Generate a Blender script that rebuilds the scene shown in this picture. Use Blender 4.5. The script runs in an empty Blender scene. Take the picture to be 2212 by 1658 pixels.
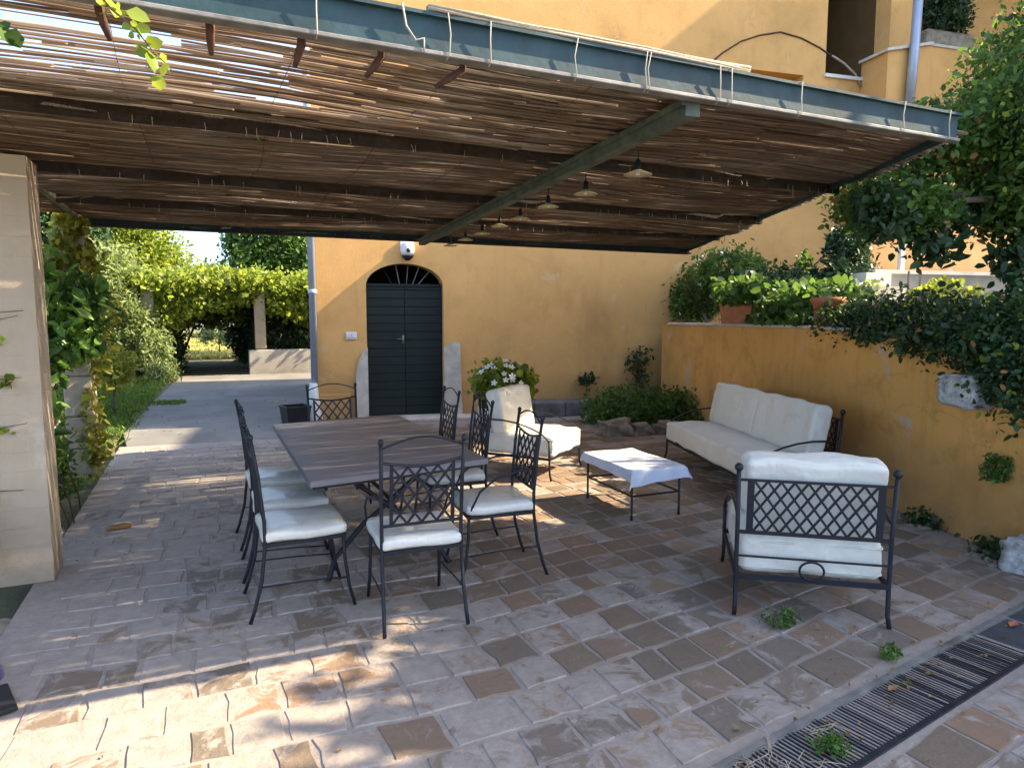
import bpy, bmesh, math, random
import numpy as np
from mathutils import noise as mnoise
from mathutils import Vector, Matrix
random.seed(7); rng = np.random.default_rng(11)
R = math.radians
scene = bpy.context.scene; COL = scene.collection

# ------------------------------------------------------------------ camera, sky, sun
CAM_H = 1.65; PITCH = 5.63; YAW = 24.2; FPX = 1461.0
cam = bpy.data.cameras.new('camera'); cam.sensor_width = 36; cam.lens = 36*FPX/2212
cam.clip_end = 500; cam.clip_start = .05
co = bpy.data.objects.new('camera', cam); COL.objects.link(co)
co.location = (0, 0, CAM_H); co.rotation_euler = (R(90-PITCH), 0, R(-YAW))
scene.camera = co
LX, LY = -1.19, .30                       # sunlight travel per metre of drop
world = bpy.data.worlds.new('World'); scene.world = world; world.use_nodes = True
wn = world.node_tree.nodes; wl = world.node_tree.links
sky = wn.new('ShaderNodeTexSky'); sky.sky_type = 'NISHITA'; sky.sun_disc = False
sky.sun_elevation = math.atan(1/math.hypot(LX, LY)); sky.sun_rotation = math.atan2(-LX, -LY)
sky.air_density = .85; sky.dust_density = 1.2; sky.ozone_density = .8
tcw = wn.new('ShaderNodeTexCoord'); vup = wn.new('ShaderNodeVectorMath'); vup.operation = 'ADD'; vup.inputs[1].default_value = (0, 0, .22)
vnm = wn.new('ShaderNodeVectorMath'); vnm.operation = 'NORMALIZE'; wl.new(tcw.outputs['Generated'], vup.inputs[0]); wl.new(vup.outputs[0], vnm.inputs[0]); wl.new(vnm.outputs[0], sky.inputs['Vector'])
wl.new(sky.outputs[0], wn['Background'].inputs[0]); wn['Background'].inputs[1].default_value = .15
sun = bpy.data.lights.new('sun', 'SUN'); sun.energy = 3.2; sun.angle = R(.5); sun.color = (1, .87, .67)
so = bpy.data.objects.new('sun', sun); COL.objects.link(so)
so.rotation_euler = Vector((LX, LY, -1)).to_track_quat('-Z', 'Y').to_euler()
scene.view_settings.view_transform = 'Standard'; scene.view_settings.look = 'None'
scene.view_settings.exposure = 2.5; scene.view_settings.use_white_balance = True; scene.view_settings.white_balance_temperature = 7350; scene.view_settings.gamma = 1
scene.cycles.max_bounces = 8; scene.cycles.diffuse_bounces = 5
scene.cycles.transparent_max_bounces = 8; scene.cycles.use_denoising = True
scene.cycles.sample_clamp_indirect = 6

# ------------------------------------------------------------------ pixel -> point helpers (2212 x 1658 survey of the photograph)
def ray(x, y):
    a = (x-1106)/FPX; b = -(y-829)/FPX; p = R(PITCH); w = R(YAW)
    fw = math.cos(p)+b*math.sin(p); up = -math.sin(p)+b*math.cos(p)
    return Vector((a*math.cos(w)+fw*math.sin(w), -a*math.sin(w)+fw*math.cos(w), up))
def gz(x, y, z=0):
    r = ray(x, y); t = (z-CAM_H)/r.z; return Vector((r.x*t, r.y*t, z))
def gY(x, y, Y):
    r = ray(x, y); t = Y/r.y; return Vector((r.x*t, Y, CAM_H+r.z*t))
FO = Vector((1.56, 10.83)); FD = Vector((.990, -.139)).normalized(); FN = Vector((FD.y, -FD.x)); FROT = math.atan2(FD.y, FD.x)
def fac(x, y, d=0):                       # point on the facade plane moved d towards the viewer, in house coordinates
    P = FO+FN*d; r = ray(x, y); t = P.dot(FN)/(r.x*FN.x+r.y*FN.y)
    q = Vector((r.x*t, r.y*t))-FO
    return Vector((q.dot(FD), -d, CAM_H+r.z*t))
def fworld(s, y, z): return Vector((FO.x+FD.x*s-FN.x*y, FO.y+FD.y*s-FN.y*y, z))
WA = Vector((5.32, 3.78)); WD = Vector((-.303, -.953)).normalized(); WN = Vector((-WD.y, WD.x))  # WN points behind the garden wall
def wal(x, y, k=0):                       # world point on the garden wall plane moved k behind it
    P = WA+WN*k; r = ray(x, y); t = P.dot(WN)/(r.x*WN.x+r.y*WN.y)
    return Vector((r.x*t, r.y*t, CAM_H+r.z*t))

# ------------------------------------------------------------------ materials
MATS = {}
def nmat(name):
    m = bpy.data.materials.new(name); m.use_nodes = True
    nt = m.node_tree; b = nt.nodes['Principled BSDF']; MATS[name] = m
    return m, nt, b
def noise(nt, vec, scale, detail=6, rough=.6, dist=0):
    n = nt.nodes.new('ShaderNodeTexNoise'); n.inputs['Scale'].default_value = scale
    n.inputs['Detail'].default_value = detail; n.inputs['Roughness'].default_value = rough; n.inputs['Distortion'].default_value = dist
    if vec is not None: nt.links.new(vec, n.inputs['Vector'])
    return n.outputs['Fac']
def ramp(nt, fac, stops):
    r = nt.nodes.new('ShaderNodeValToRGB'); e = r.color_ramp.elements
    while len(e) < len(stops): e.new(.5)
    for i, (p, c) in enumerate(stops):
        e[i].position = p; e[i].color = (c[0], c[1], c[2], 1) if not isinstance(c, (int, float)) else (c, c, c, 1)
    nt.links.new(fac, r.inputs[0]); return r.outputs[0]
def mix(nt, f, a, b, mode='MIX'):
    m = nt.nodes.new('ShaderNodeMix'); m.data_type = 'RGBA'; m.blend_type = mode
    for sock, v in ((m.inputs[0], f), (m.inputs[6], a), (m.inputs[7], b)):
        if isinstance(v, (int, float)): sock.default_value = v
        elif isinstance(v, tuple): sock.default_value = (v[0], v[1], v[2], 1)
        else: nt.links.new(v, sock)
    return m.outputs[2]
def coords(nt, kind='Object', scale=None):
    t = nt.nodes.new('ShaderNodeTexCoord'); o = t.outputs[kind]
    if kind == 'World':
        pass
    if scale:
        mp = nt.nodes.new('ShaderNodeMapping'); mp.inputs['Scale'].default_value = scale; nt.links.new(o, mp.inputs[0]); o = mp.outputs[0]
    return o
def position(nt, scale=None):
    g = nt.nodes.new('ShaderNodeNewGeometry'); o = g.outputs['Position']
    if scale:
        mp = nt.nodes.new('ShaderNodeMapping'); mp.inputs['Scale'].default_value = scale; nt.links.new(o, mp.inputs[0]); o = mp.outputs[0]
    return o
def bump(nt, b, h, strength=.3, dist=.02):
    n = nt.nodes.new('ShaderNodeBump'); n.inputs['Strength'].default_value = strength; n.inputs['Distance'].default_value = dist
    nt.links.new(h, n.inputs['Height']); nt.links.new(n.outputs[0], b.inputs['Normal'])
def attr(nt, name='var'):
    a = nt.nodes.new('ShaderNodeAttribute'); a.attribute_name = name; return a.outputs['Fac']
def simple(name, col, rough=.6, metal=0, var=.25, scale=8, bmp=.15, coat=0):
    m, nt, b = nmat(name)
    v = noise(nt, coords(nt), scale)
    c = ramp(nt, v, [(.25, tuple(x*(1-var) for x in col)), (.75, tuple(min(1, x*(1+var)) for x in col))])
    nt.links.new(c, b.inputs['Base Color']); b.inputs['Roughness'].default_value = rough; b.inputs['Metallic'].default_value = metal
    b.inputs['Coat Weight'].default_value = coat
    if max(col) < .06: b.inputs['Specular IOR Level'].default_value = .3
    if bmp: bump(nt, b, noise(nt, coords(nt), scale*6), bmp, .01)
    return m
def plaster(name, col, stain, pale, amt=.5, chip0=.62):
    m, nt, b = nmat(name); P = position(nt)
    big = noise(nt, P, .7, 8, .62, .4); mid = noise(nt, P, 3.5, 8, .7)
    streak = noise(nt, position(nt, (3, 3, .35)), 2.2, 6, .6)
    c = ramp(nt, big, [(.28, tuple(x*.70 for x in col)), (.48, col), (.72, tuple(min(1, x*1.14) for x in col))])
    c = mix(nt, ramp(nt, mid, [(.52, 0.0), (.75, amt)]), c, stain)
    c = mix(nt, ramp(nt, streak, [(.55, 0.0), (.8, amt*.8)]), c, tuple(x*.72 for x in col))
    chip = noise(nt, P, 1.6, 10, .7, .6)
    c = mix(nt, ramp(nt, chip, [(chip0, 0.0), (chip0+.05, .6)]), c, pale)
    dk = noise(nt, P, 2.6, 10, .75, .8)
    c = mix(nt, ramp(nt, dk, [(.64, 0.0), (.74, amt)]), c, tuple(x*.42 for x in col))
    c = mix(nt, ramp(nt, noise(nt, P, 18, 6, .8), [(.68, 0.0), (.74, amt*.9)]), c, tuple(x*.35 for x in col))
    cn = noise(nt, P, 1.1, 5, .55, 1.2)
    ck = nt.nodes.new('ShaderNodeMath'); ck.operation = 'MULTIPLY'; nt.links.new(ramp(nt, cn, [(.490, 0.0), (.498, 1.0), (.502, 1.0), (.510, 0.0)]), ck.inputs[0]); nt.links.new(ramp(nt, big, [(.5, 0.0), (.66, amt*.6)]), ck.inputs[1])
    c = mix(nt, ck.outputs[0], c, tuple(x*.35 for x in col))
    sep = nt.nodes.new('ShaderNodeSeparateXYZ'); nt.links.new(P, sep.inputs[0])
    mr = nt.nodes.new('ShaderNodeMapRange'); mr.inputs[1].default_value = .0; mr.inputs[2].default_value = .75; mr.inputs[3].default_value = .95; mr.inputs[4].default_value = 0
    nt.links.new(sep.outputs[2], mr.inputs[0])
    damp = nt.nodes.new('ShaderNodeMath'); damp.operation = 'MULTIPLY'; nt.links.new(mr.outputs[0], damp.inputs[0]); nt.links.new(noise(nt, P, 5, 8, .7), damp.inputs[1])
    c = mix(nt, damp.outputs[0], c, (.16, .12, .085))
    nt.links.new(c, b.inputs['Base Color']); b.inputs['Roughness'].default_value = .92; b.inputs['Specular IOR Level'].default_value = .25
    add = nt.nodes.new('ShaderNodeMath'); nt.links.new(noise(nt, P, 55, 6, .7), add.inputs[0]); nt.links.new(mid, add.inputs[1])
    bump(nt, b, add.outputs[0], .35, .012)
    return m
def leafmat(name, dark, light, trans=.35, rough=.45):
    m, nt, b = nmat(name); a = attr(nt)
    c = ramp(nt, a, [(0, dark), (.8, light), (1, tuple(min(1, x*1.35) for x in light))])
    nt.links.new(c, b.inputs['Base Color']); b.inputs['Roughness'].default_value = rough; b.inputs['Specular IOR Level'].default_value = .35
    t = nt.nodes.new('ShaderNodeBsdfTranslucent'); mx = nt.nodes.new('ShaderNodeMixShader'); mx.inputs[0].default_value = trans
    hs = nt.nodes.new('ShaderNodeHueSaturation'); hs.inputs['Value'].default_value = 1.5; hs.inputs['Hue'].default_value = .485; nt.links.new(c, hs.inputs['Color'])
    nt.links.new(hs.outputs[0], t.inputs[0]); nt.links.new(b.outputs[0], mx.inputs[1]); nt.links.new(t.outputs[0], mx.inputs[2])
    nt.links.new(mx.outputs[0], nt.nodes['Material Output'].inputs[0])
    return m

plaster('facade_plaster', (.64, .35, .125), (.47, .25, .085), (.60, .43, .24), .42)
plaster('garden_plaster', (.66, .335, .095), (.38, .19, .06), (.50, .42, .33), .8, .585)
plaster('orange_plaster', (.62, .36, .17), (.50, .27, .12), (.6, .48, .34), .4)
plaster('pillar_plaster', (.47, .375, .27), (.40, .32, .22), (.55, .47, .36), .22)
plaster('old_stone', (.40, .33, .24), (.24, .19, .13), (.5, .44, .35), .7)
plaster('concrete', (.36, .35, .33), (.22, .21, .19), (.46, .45, .43), .6)
plaster('white_masonry', (.66, .63, .58), (.5, .46, .4), (.7, .68, .64), .4)
simple('jamb_stone', (.50, .45, .38), .85, 0, .3, 6, .3)
simple('dark_stone', (.13, .12, .12), .85, 0, .5, 5, .5)
simple('pale_rock', (.40, .40, .38), .9, 0, .75, 14, 1.0)
simple('brown_rock', (.24, .20, .15), .95, 0, .5, 7, .9)
simple('iron', (.012, .014, .020), .45, 0, .35, 30, .25)
simple('beam_green', (.016, .046, .056), .6, 0, .45, 5, .15)
simple('flange_steel', (.17, .165, .155), .6, .1, .55, 6, .2)
simple('rafter_paint', (.075, .095, .070), .65, .1, .6, 9, .3)
simple('old_wood', (.036, .026, .020), .85, 0, .6, 12, .6)
simple('rust', (.085, .036, .022), .85, .1, .5, 25, .5)
simple('string', (.45, .41, .33), .9, 0, .2, 30, .1)
simple('door_paint', (.009, .016, .0145), .6, 0, .35, 3, .12)
simple('black_iron', (.012, .012, .013), .5, .4, .2, 10, .1)
simple('zinc_pipe', (.36, .41, .50), .45, .4, .15, 4, .05)
simple('pale_plastic', (.62, .62, .60), .4, 0, .1, 10, .03)
simple('dark_glass', (.02, .02, .022), .1, 0, .1, 10, 0)
simple('black_plastic', (.013, .014, .016), .45, 0, .2, 10, .05)
simple('terracotta', (.40, .14, .065), .85, 0, .3, 9, .3)
simple('soil', (.10, .068, .045), .95, 0, .5, 8, .9)
simple('purple_glaze', (.085, .065, .24), .3, 0, .15, 5, .03)
simple('bark', (.12, .095, .07), .95, 0, .5, 12, .9)
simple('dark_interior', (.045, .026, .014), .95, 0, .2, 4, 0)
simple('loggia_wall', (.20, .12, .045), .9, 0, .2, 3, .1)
simple('grate_metal', (.035, .042, .055), .38, .6, .4, 14, .2)
simple('slate', (.045, .053, .066), .55, 0, .45, 6, .5)
simple('dry_leaf', (.27, .14, .045), .8, 0, .5, 30, .3)
simple('twig', (.36, .29, .21), .9, 0, .35, 30, .2)
simple('petal', (.80, .80, .74), .6, 0, .06, 20, 0)
simple('rose_petal', (.55, .04, .07), .6, 0, .2, 20, 0)
simple('lamp_shade', (.50, .40, .20), .6, 0, .2, 10, .1)
leafmat('leaf_dark', (.010, .028, .012), (.035, .085, .028), .2)
leafmat('leaf_mid', (.030, .070, .016), (.095, .19, .036), .42)
leafmat('leaf_lime', (.09, .14, .018), (.25, .32, .045), .5)
leafmat('leaf_silver', (.085, .125, .04), (.24, .31, .12), .45)
leafmat('leaf_glossy', (.035, .085, .02), (.11, .22, .04), .4, .3)
leafmat('leaf_yellow', (.13, .15, .02), (.32, .32, .05), .5)
leafmat('grass_blade', (.045, .09, .016), (.14, .23, .04), .45)
leafmat('meadow_grass', (.22, .24, .06), (.50, .46, .16), .4)
# reeds
m, nt, b = nmat('reed')
a = attr(nt); st = noise(nt, position(nt, (1.2, 40, 40)), 6, 5, .6); cl = noise(nt, position(nt), .9, 4, .6)
c = ramp(nt, a, [(0, (.21, .16, .13)), (.35, (.39, .315, .26)), (.7, (.56, .49, .42)), (1, (.78, .73, .66))])
c = mix(nt, ramp(nt, cl, [(.42, .5), (.62, 0.0)]), c, (.55, .38, .24), 'MULTIPLY')
c = mix(nt, ramp(nt, st, [(.35, .3), (.6, 0.0)]), c, (.12, .08, .055))
nt.links.new(c, b.inputs['Base Color']); b.inputs['Roughness'].default_value = .8; b.inputs['Specular IOR Level'].default_value = .2
t = nt.nodes.new('ShaderNodeBsdfTranslucent'); mx = nt.nodes.new('ShaderNodeMixShader'); mx.inputs[0].default_value = .62
nt.links.new(c, t.inputs[0]); nt.links.new(b.outputs[0], mx.inputs[1]); nt.links.new(t.outputs[0], mx.inputs[2]); nt.links.new(mx.outputs[0], nt.nodes['Material Output'].inputs[0])
# cushions: off-white wipeable cloth
def cloth(name, col, rough, stain=(.45, .40, .30)):
    m, nt, b = nmat(name); O = coords(nt)
    c = mix(nt, ramp(nt, noise(nt, O, 3.2, 7, .65, .5), [(.52, 0.0), (.76, .5)]), col, stain)
    nt.links.new(c, b.inputs['Base Color']); b.inputs['Roughness'].default_value = rough
    add = nt.nodes.new('ShaderNodeMath'); nt.links.new(noise(nt, O, 7, 4, .5, .8), add.inputs[0])
    wv = nt.nodes.new('ShaderNodeMath'); wv.operation = 'MULTIPLY'; wv.inputs[1].default_value = .12; nt.links.new(noise(nt, O, 220, 2, .5), wv.inputs[0]); nt.links.new(wv.outputs[0], add.inputs[1])
    bump(nt, b, add.outputs[0], .55, .035)
    return m, b
cloth('cushion_cloth', (.66, .63, .55), .62)
m, b = cloth('seat_vinyl', (.64, .62, .55), .28); b.inputs['Coat Weight'].default_value = .35; b.inputs['Coat Roughness'].default_value = .12
cloth('table_cloth', (.60, .65, .75), .7, (.45, .5, .62))
# table top
m, nt, b = nmat('table_metal'); O = coords(nt)
c = ramp(nt, noise(nt, coords(nt, 'Object'), 1.5, 3, .5), [(.3, (.145, .136, .142)), (.7, (.157, .147, .153))])
nt.links.new(c, b.inputs['Base Color'])
nt.links.new(ramp(nt, noise(nt, O, 2, 3, .5), [(.3, .52), (.7, .58)]), b.inputs['Roughness']); b.inputs['Specular IOR Level'].default_value = .45
# paving tiles : terracotta under a grey film of mortar
def paving(name, filmlo, filmhi):
    m, nt, b = nmat(name); P = position(nt)
    oi = nt.nodes.new('ShaderNodeObjectInfo'); a = attr(nt)
    rnd = nt.nodes.new('ShaderNodeMath'); rnd.operation = 'FRACT'; ad = nt.nodes.new('ShaderNodeMath'); nt.links.new(a, ad.inputs[0]); nt.links.new(oi.outputs['Random'], ad.inputs[1]); nt.links.new(ad.outputs[0], rnd.inputs[0])
    base = ramp(nt, rnd.outputs[0], [(0, (.145, .118, .09)), (.2, (.20, .14, .095)), (.42, (.27, .165, .105)), (.6, (.155, .135, .11)), (.78, (.31, .21, .14)), (.9, (.16, .138, .105)), (1, (.30, .165, .10))])
    base = mix(nt, ramp(nt, noise(nt, P, 9, 8, .7), [(.35, 0.0), (.75, .5)]), base, (.14, .11, .09))
    film = ramp(nt, noise(nt, P, 14, 6, .7), [(.3, (.255, .218, .192)), (.7, (.375, .328, .292))])
    n1 = noise(nt, P, 4.2, 9, .70, 1.1)
    ad2 = nt.nodes.new('ShaderNodeMath'); mu = nt.nodes.new('ShaderNodeMath'); mu.operation = 'MULTIPLY'; mu.inputs[1].default_value = .30
    nt.links.new(rnd.outputs[0], mu.inputs[0]); nt.links.new(n1, ad2.inputs[0]); nt.links.new(mu.outputs[0], ad2.inputs[1])
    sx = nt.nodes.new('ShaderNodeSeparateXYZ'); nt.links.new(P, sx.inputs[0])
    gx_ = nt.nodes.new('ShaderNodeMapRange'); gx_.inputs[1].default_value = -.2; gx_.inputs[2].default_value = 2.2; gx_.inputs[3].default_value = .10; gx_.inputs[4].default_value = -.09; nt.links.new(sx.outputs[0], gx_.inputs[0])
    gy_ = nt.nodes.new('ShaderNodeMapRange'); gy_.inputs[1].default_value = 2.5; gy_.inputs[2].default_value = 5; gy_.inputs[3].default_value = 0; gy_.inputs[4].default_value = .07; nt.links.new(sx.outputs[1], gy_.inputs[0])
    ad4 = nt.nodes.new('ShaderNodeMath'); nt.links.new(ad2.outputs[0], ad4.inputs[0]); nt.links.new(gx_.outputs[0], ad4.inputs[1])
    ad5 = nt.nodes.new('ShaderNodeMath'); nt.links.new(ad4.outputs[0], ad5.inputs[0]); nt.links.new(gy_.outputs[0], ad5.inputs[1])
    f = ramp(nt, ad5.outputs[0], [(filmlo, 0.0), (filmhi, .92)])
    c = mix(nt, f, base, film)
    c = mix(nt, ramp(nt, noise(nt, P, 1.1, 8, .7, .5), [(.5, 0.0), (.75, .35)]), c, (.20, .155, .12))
    c = mix(nt, ramp(nt, noise(nt, P, 26, 8, .8), [(.64, 0.0), (.72, .6)]), c, (.085, .065, .05))
    nt.links.new(c, b.inputs['Base Color'])
    nt.links.new(ramp(nt, n1, [(.3, .5), (.7, .8)]), b.inputs['Roughness']); b.inputs['Specular IOR Level'].default_value = .4
    ad3 = nt.nodes.new('ShaderNodeMath'); nt.links.new(noise(nt, P, 40, 7, .7), ad3.inputs[0]); nt.links.new(n1, ad3.inputs[1])
    bump(nt, b, ad3.outputs[0], .6, .014)
    return m
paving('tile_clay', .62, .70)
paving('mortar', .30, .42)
# grounds
m, nt, b = nmat('drive_concrete'); P = position(nt)
c = ramp(nt, noise(nt, P, .8, 9, .65, .4), [(.3, (.115, .113, .108)), (.5, (.16, .156, .148)), (.7, (.22, .21, .196))])
c = mix(nt, ramp(nt, noise(nt, position(nt, (.4, 2, 1)), 1.5, 6, .6), [(.55, 0.0), (.75, .5)]), c, (.10, .098, .095))
c = mix(nt, ramp(nt, noise(nt, P, 60, 4, .8), [(.55, 0.0), (.7, .5)]), c, (.07, .065, .06))
nt.links.new(c, b.inputs['Base Color']); b.inputs['Roughness'].default_value = .8; bump(nt, b, noise(nt, P, 30, 6, .7), .3, .01)
m, nt, b = nmat('earth'); P = position(nt)
c = ramp(nt, noise(nt, P, 1.3, 9, .7), [(.3, (.09, .07, .045)), (.5, (.12, .11, .05)), (.7, (.16, .15, .06))])
nt.links.new(c, b.inputs['Base Color']); b.inputs['Roughness'].default_value = .95; bump(nt, b, noise(nt, P, 14, 8, .7), .8, .05)
M = MATS

# ------------------------------------------------------------------ mesh helpers
class MB:
    def __init__(s): s.v = []; s.f = []; s.mx = None
    def add(s, vs, fs):
        o = len(s.v); s.v += [Vector(p) for p in vs]; s.f += [tuple(i+o for i in f) for f in fs]; return s
    def box(s, c, d, rz=0, rx=0, ry=0):
        m4 = Matrix.Translation(c) @ Matrix.Rotation(rz, 4, 'Z') @ Matrix.Rotation(ry, 4, 'Y') @ Matrix.Rotation(rx, 4, 'X')
        h = [x/2 for x in d]
        vs = [m4 @ Vector((sx*h[0], sy*h[1], sz*h[2])) for sz in (-1, 1) for sy in (-1, 1) for sx in (-1, 1)]
        return s.add(vs, [(0, 2, 3, 1), (4, 5, 7, 6), (0, 1, 5, 4), (2, 6, 7, 3), (0, 4, 6, 2), (1, 3, 7, 5)])
    def bb(s, x0, x1, y0, y1, z0, z1): return s.box(((x0+x1)/2, (y0+y1)/2, (z0+z1)/2), (x1-x0, y1-y0, z1-z0))
    def tube(s, pts, r, n=6, closed=False):
        pts = [Vector(p) for p in pts]; k = len(pts)
        rr = r if isinstance(r, (list, tuple)) else [r]*k
        up = None; rings = []
        for i, p in enumerate(pts):
            a = pts[(i-1) % k] if (closed or i > 0) else p; b = pts[(i+1) % k] if (closed or i < k-1) else p
            t = (b-a).normalized()
            if up is None:
                up = t.orthogonal().normalized()
            up = (up-t*up.dot(t)); up = up.normalized() if up.length > 1e-6 else t.orthogonal().normalized()
            w = t.cross(up)
            rings.append([p+(up*math.cos(q)+w*math.sin(q))*rr[i] for q in [2*math.pi*j/n for j in range(n)]])
        vs = [v for g in rings for v in g]; fs = []
        for i in range(k if closed else k-1):
            i2 = (i+1) % k
            for j in range(n):
                j2 = (j+1) % n; fs.append((i*n+j, i*n+j2, i2*n+j2, i2*n+j))
        if not closed: fs += [tuple(range(n))[::-1], tuple(range((k-1)*n, k*n))]
        return s.add(vs, fs)
    def flat(s, a, b, w, t, nrm=(0, 1, 0)):        # flat bar from a to b
        a = Vector(a); b = Vector(b); d = (b-a).normalized(); n = Vector(nrm).normalized(); u = d.cross(n).normalized(); n = u.cross(d)
        vs = [p+u*su*w/2+n*sn*t/2 for p in (a, b) for su, sn in ((-1, -1), (1, -1), (1, 1), (-1, 1))]
        return s.add(vs, [(3, 2, 1, 0), (4, 5, 6, 7), (0, 1, 5, 4), (1, 2, 6, 5), (2, 3, 7, 6), (3, 0, 4, 7)])
    def lathe(s, prof, n=16, c=(0, 0, 0)):
        c = Vector(c); vs = []; fs = []
        for r, z in prof:
            for j in range(n): vs.append(c+Vector((r*math.cos(2*math.pi*j/n), r*math.sin(2*math.pi*j/n), z)))
        for i in range(len(prof)-1):
            for j in range(n):
                j2 = (j+1) % n; fs.append((i*n+j, i*n+j2, (i+1)*n+j2, (i+1)*n+j))
        if prof[0][0] > 1e-4: fs.append(tuple(range(n))[::-1])
        if prof[-1][0] > 1e-4: fs.append(tuple(range((len(prof)-1)*n, len(prof)*n)))
        return s.add(vs, fs)
    def ball(s, c, r, n=10):
        return s.lathe([(max(1e-5, r*math.sin(math.pi*i/6)), -r*math.cos(math.pi*i/6)) for i in range(7)], n, c)
    def blob(s, c, d, seed=0, amp=.25, n=2, pw=.6):       # rough stone
        bm = bmesh.new(); bmesh.ops.create_icosphere(bm, subdivisions=n, radius=1)
        r = random.Random(seed); off = [r.uniform(0, 9) for _ in range(6)]
        for v in bm.verts:
            p = v.co.copy(); e = 3.0
            q = Vector([math.copysign(abs(x)**pw, x) for x in p])
            k = 1+amp*(math.sin(p.x*3.1+off[0])*math.sin(p.y*2.7+off[1])+.6*math.sin(p.z*5+off[2]+p.x*4)+.4*math.sin(p.y*9+off[3]))*.6
            if n >= 4: k += .10*mnoise.noise(Vector((p.x*2.5+seed, p.y*2.5, p.z*7)))+.07*mnoise.noise(Vector((p.x*7+seed, p.y*7, p.z*11)))-.06*max(0, 1-abs(mnoise.noise(Vector((p.x*1.5, p.y*1.5+seed, p.z*4))))*9)
            v.co = Vector((q.x*d[0]/2*k, q.y*d[1]/2*k, q.z*d[2]/2*k))+Vector(c)
        bm.verts.ensure_lookup_table()
        vs = [v.co.copy() for v in bm.verts]; fs = [tuple(v.index for v in f.verts) for f in bm.faces]; bm.free()
        return s.add(vs, fs)
    def cushion(s, c, d, r=.04, puff=.02, n=12, mat4=None, wob=.004, seed=0, wr=0):
        h = [x/2 for x in d]; key = {}; vs = []; fs = []
        rd = random.Random(seed); ph = [rd.uniform(0, 6) for _ in range(6)]
        def P(q):
            k = tuple(round(x, 6) for x in q)
            if k in key: return key[k]
            p = Vector((q[0]*h[0], q[1]*h[1], q[2]*h[2]))
            inn = Vector([max(-(h[i]-r), min(h[i]-r, p[i])) for i in range(3)]); dv = p-inn
            if dv.length > 1e-9:
                p = inn+dv.normalized()*r
            w = [1-q[i]*q[i] for i in range(3)]
            p.z += math.copysign(puff*w[0]**.6*w[1]**.6, q[2])*abs(q[2]) if w[0] > 0 and w[1] > 0 else 0
            p.x += q[0]*puff*.4*max(0, w[1])*max(0, w[2]); p.y += q[1]*puff*.4*max(0, w[0])*max(0, w[2])
            p += Vector((math.sin(p.y*23+ph[0]+p.z*9), math.sin(p.x*19+ph[1]), math.sin(p.x*15+p.y*17+ph[2])))*wob
            if wr:
                a_ = mnoise.noise(Vector((p.x*6+seed*3, p.y*11, p.z*9+ph[0]))); c_ = mnoise.noise(Vector((p.x*14, p.y*5+seed, p.z*16+ph[1])))
                p += Vector(q).normalized()*wr*((1-abs(a_)*2.2)*.6+(1-abs(c_)*2.5)*.4)
            key[k] = len(vs); vs.append(p); return key[k]
        g = []
        for i in range(n+1):
            u = -1+2*i/n; g.append(math.copysign(abs(u)**.55, u) if abs(u) > 1e-9 else 0.0)
        for ax in range(3):
            for sg in (-1, 1):
                o1, o2 = (ax+1) % 3, (ax+2) % 3
                for i in range(n):
                    for j in range(n):
                        quad = []
                        for (a_, b_) in ((g[i], g[j]), (g[i+1], g[j]), (g[i+1], g[j+1]), (g[i], g[j+1])):
                            q = [0, 0, 0]; q[ax] = sg; q[o1] = a_; q[o2] = b_; quad.append(P(q))
                        fs.append(tuple(quad) if sg > 0 else tuple(quad[::-1]))
        m4 = Matrix.Translation(c) @ (mat4 or Matrix.Identity(4))
        return s.add([m4 @ v for v in vs], fs)
    def build(s, name, mat, parent=None, smooth=False, bevel=0):
        me = bpy.data.meshes.new(name); me.from_pydata([tuple(v) for v in s.v], [], s.f)
        if bevel or True:
            bm = bmesh.new(); bm.from_mesh(me)
            if bevel: bmesh.ops.bevel(bm, geom=[e for e in bm.edges if e.is_manifold and e.calc_face_angle(0) > .5], offset=bevel, segments=1, affect='EDGES')
            bmesh.ops.recalc_face_normals(bm, faces=bm.faces); bm.to_mesh(me); bm.free()
        me.materials.append(M[mat])
        if smooth: me.shade_smooth()
        o = bpy.data.objects.new(name, me); COL.objects.link(o)
        if parent: o.parent = parent
        return o
def arc(c, rx, rz, a0, a1, n=12, axis='x'):
    out = []
    for i in range(n+1):
        t = R(a0+(a1-a0)*i/n); u = math.cos(t)*rx; w = math.sin(t)*rz
        out.append(Vector((c[0]+u, c[1], c[2]+w)) if axis == 'x' else Vector((c[0], c[1]+u, c[2]+w)))
    return out
def thing(name, label, cat, loc=(0, 0, 0), rz=0, group=None):
    o = bpy.data.objects.new(name, None); COL.objects.link(o); o.empty_display_size = .1
    o.location = loc; o.rotation_euler = (0, 0, rz); o['label'] = label; o['category'] = cat
    if group: o['group'] = group
    return o
def tag(o, label, cat, group=None, kind=None):
    o['label'] = label; o['category'] = cat
    if group: o['group'] = group
    if kind: o['kind'] = kind
    return o
def struct(o): o['kind'] = 'structure'; return o
def copy_tree(o, parent=None):
    c = o.copy(); COL.objects.link(c)
    if parent: c.parent = parent
    for ch in [x for x in KIDS.get(o.name, [])]: copy_tree(ch, c)
    return c
KIDS = {}
def index_kids():
    KIDS.clear()
    for o in bpy.data.objects:
        if o.parent: KIDS.setdefault(o.parent.name, []).append(o)

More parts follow.
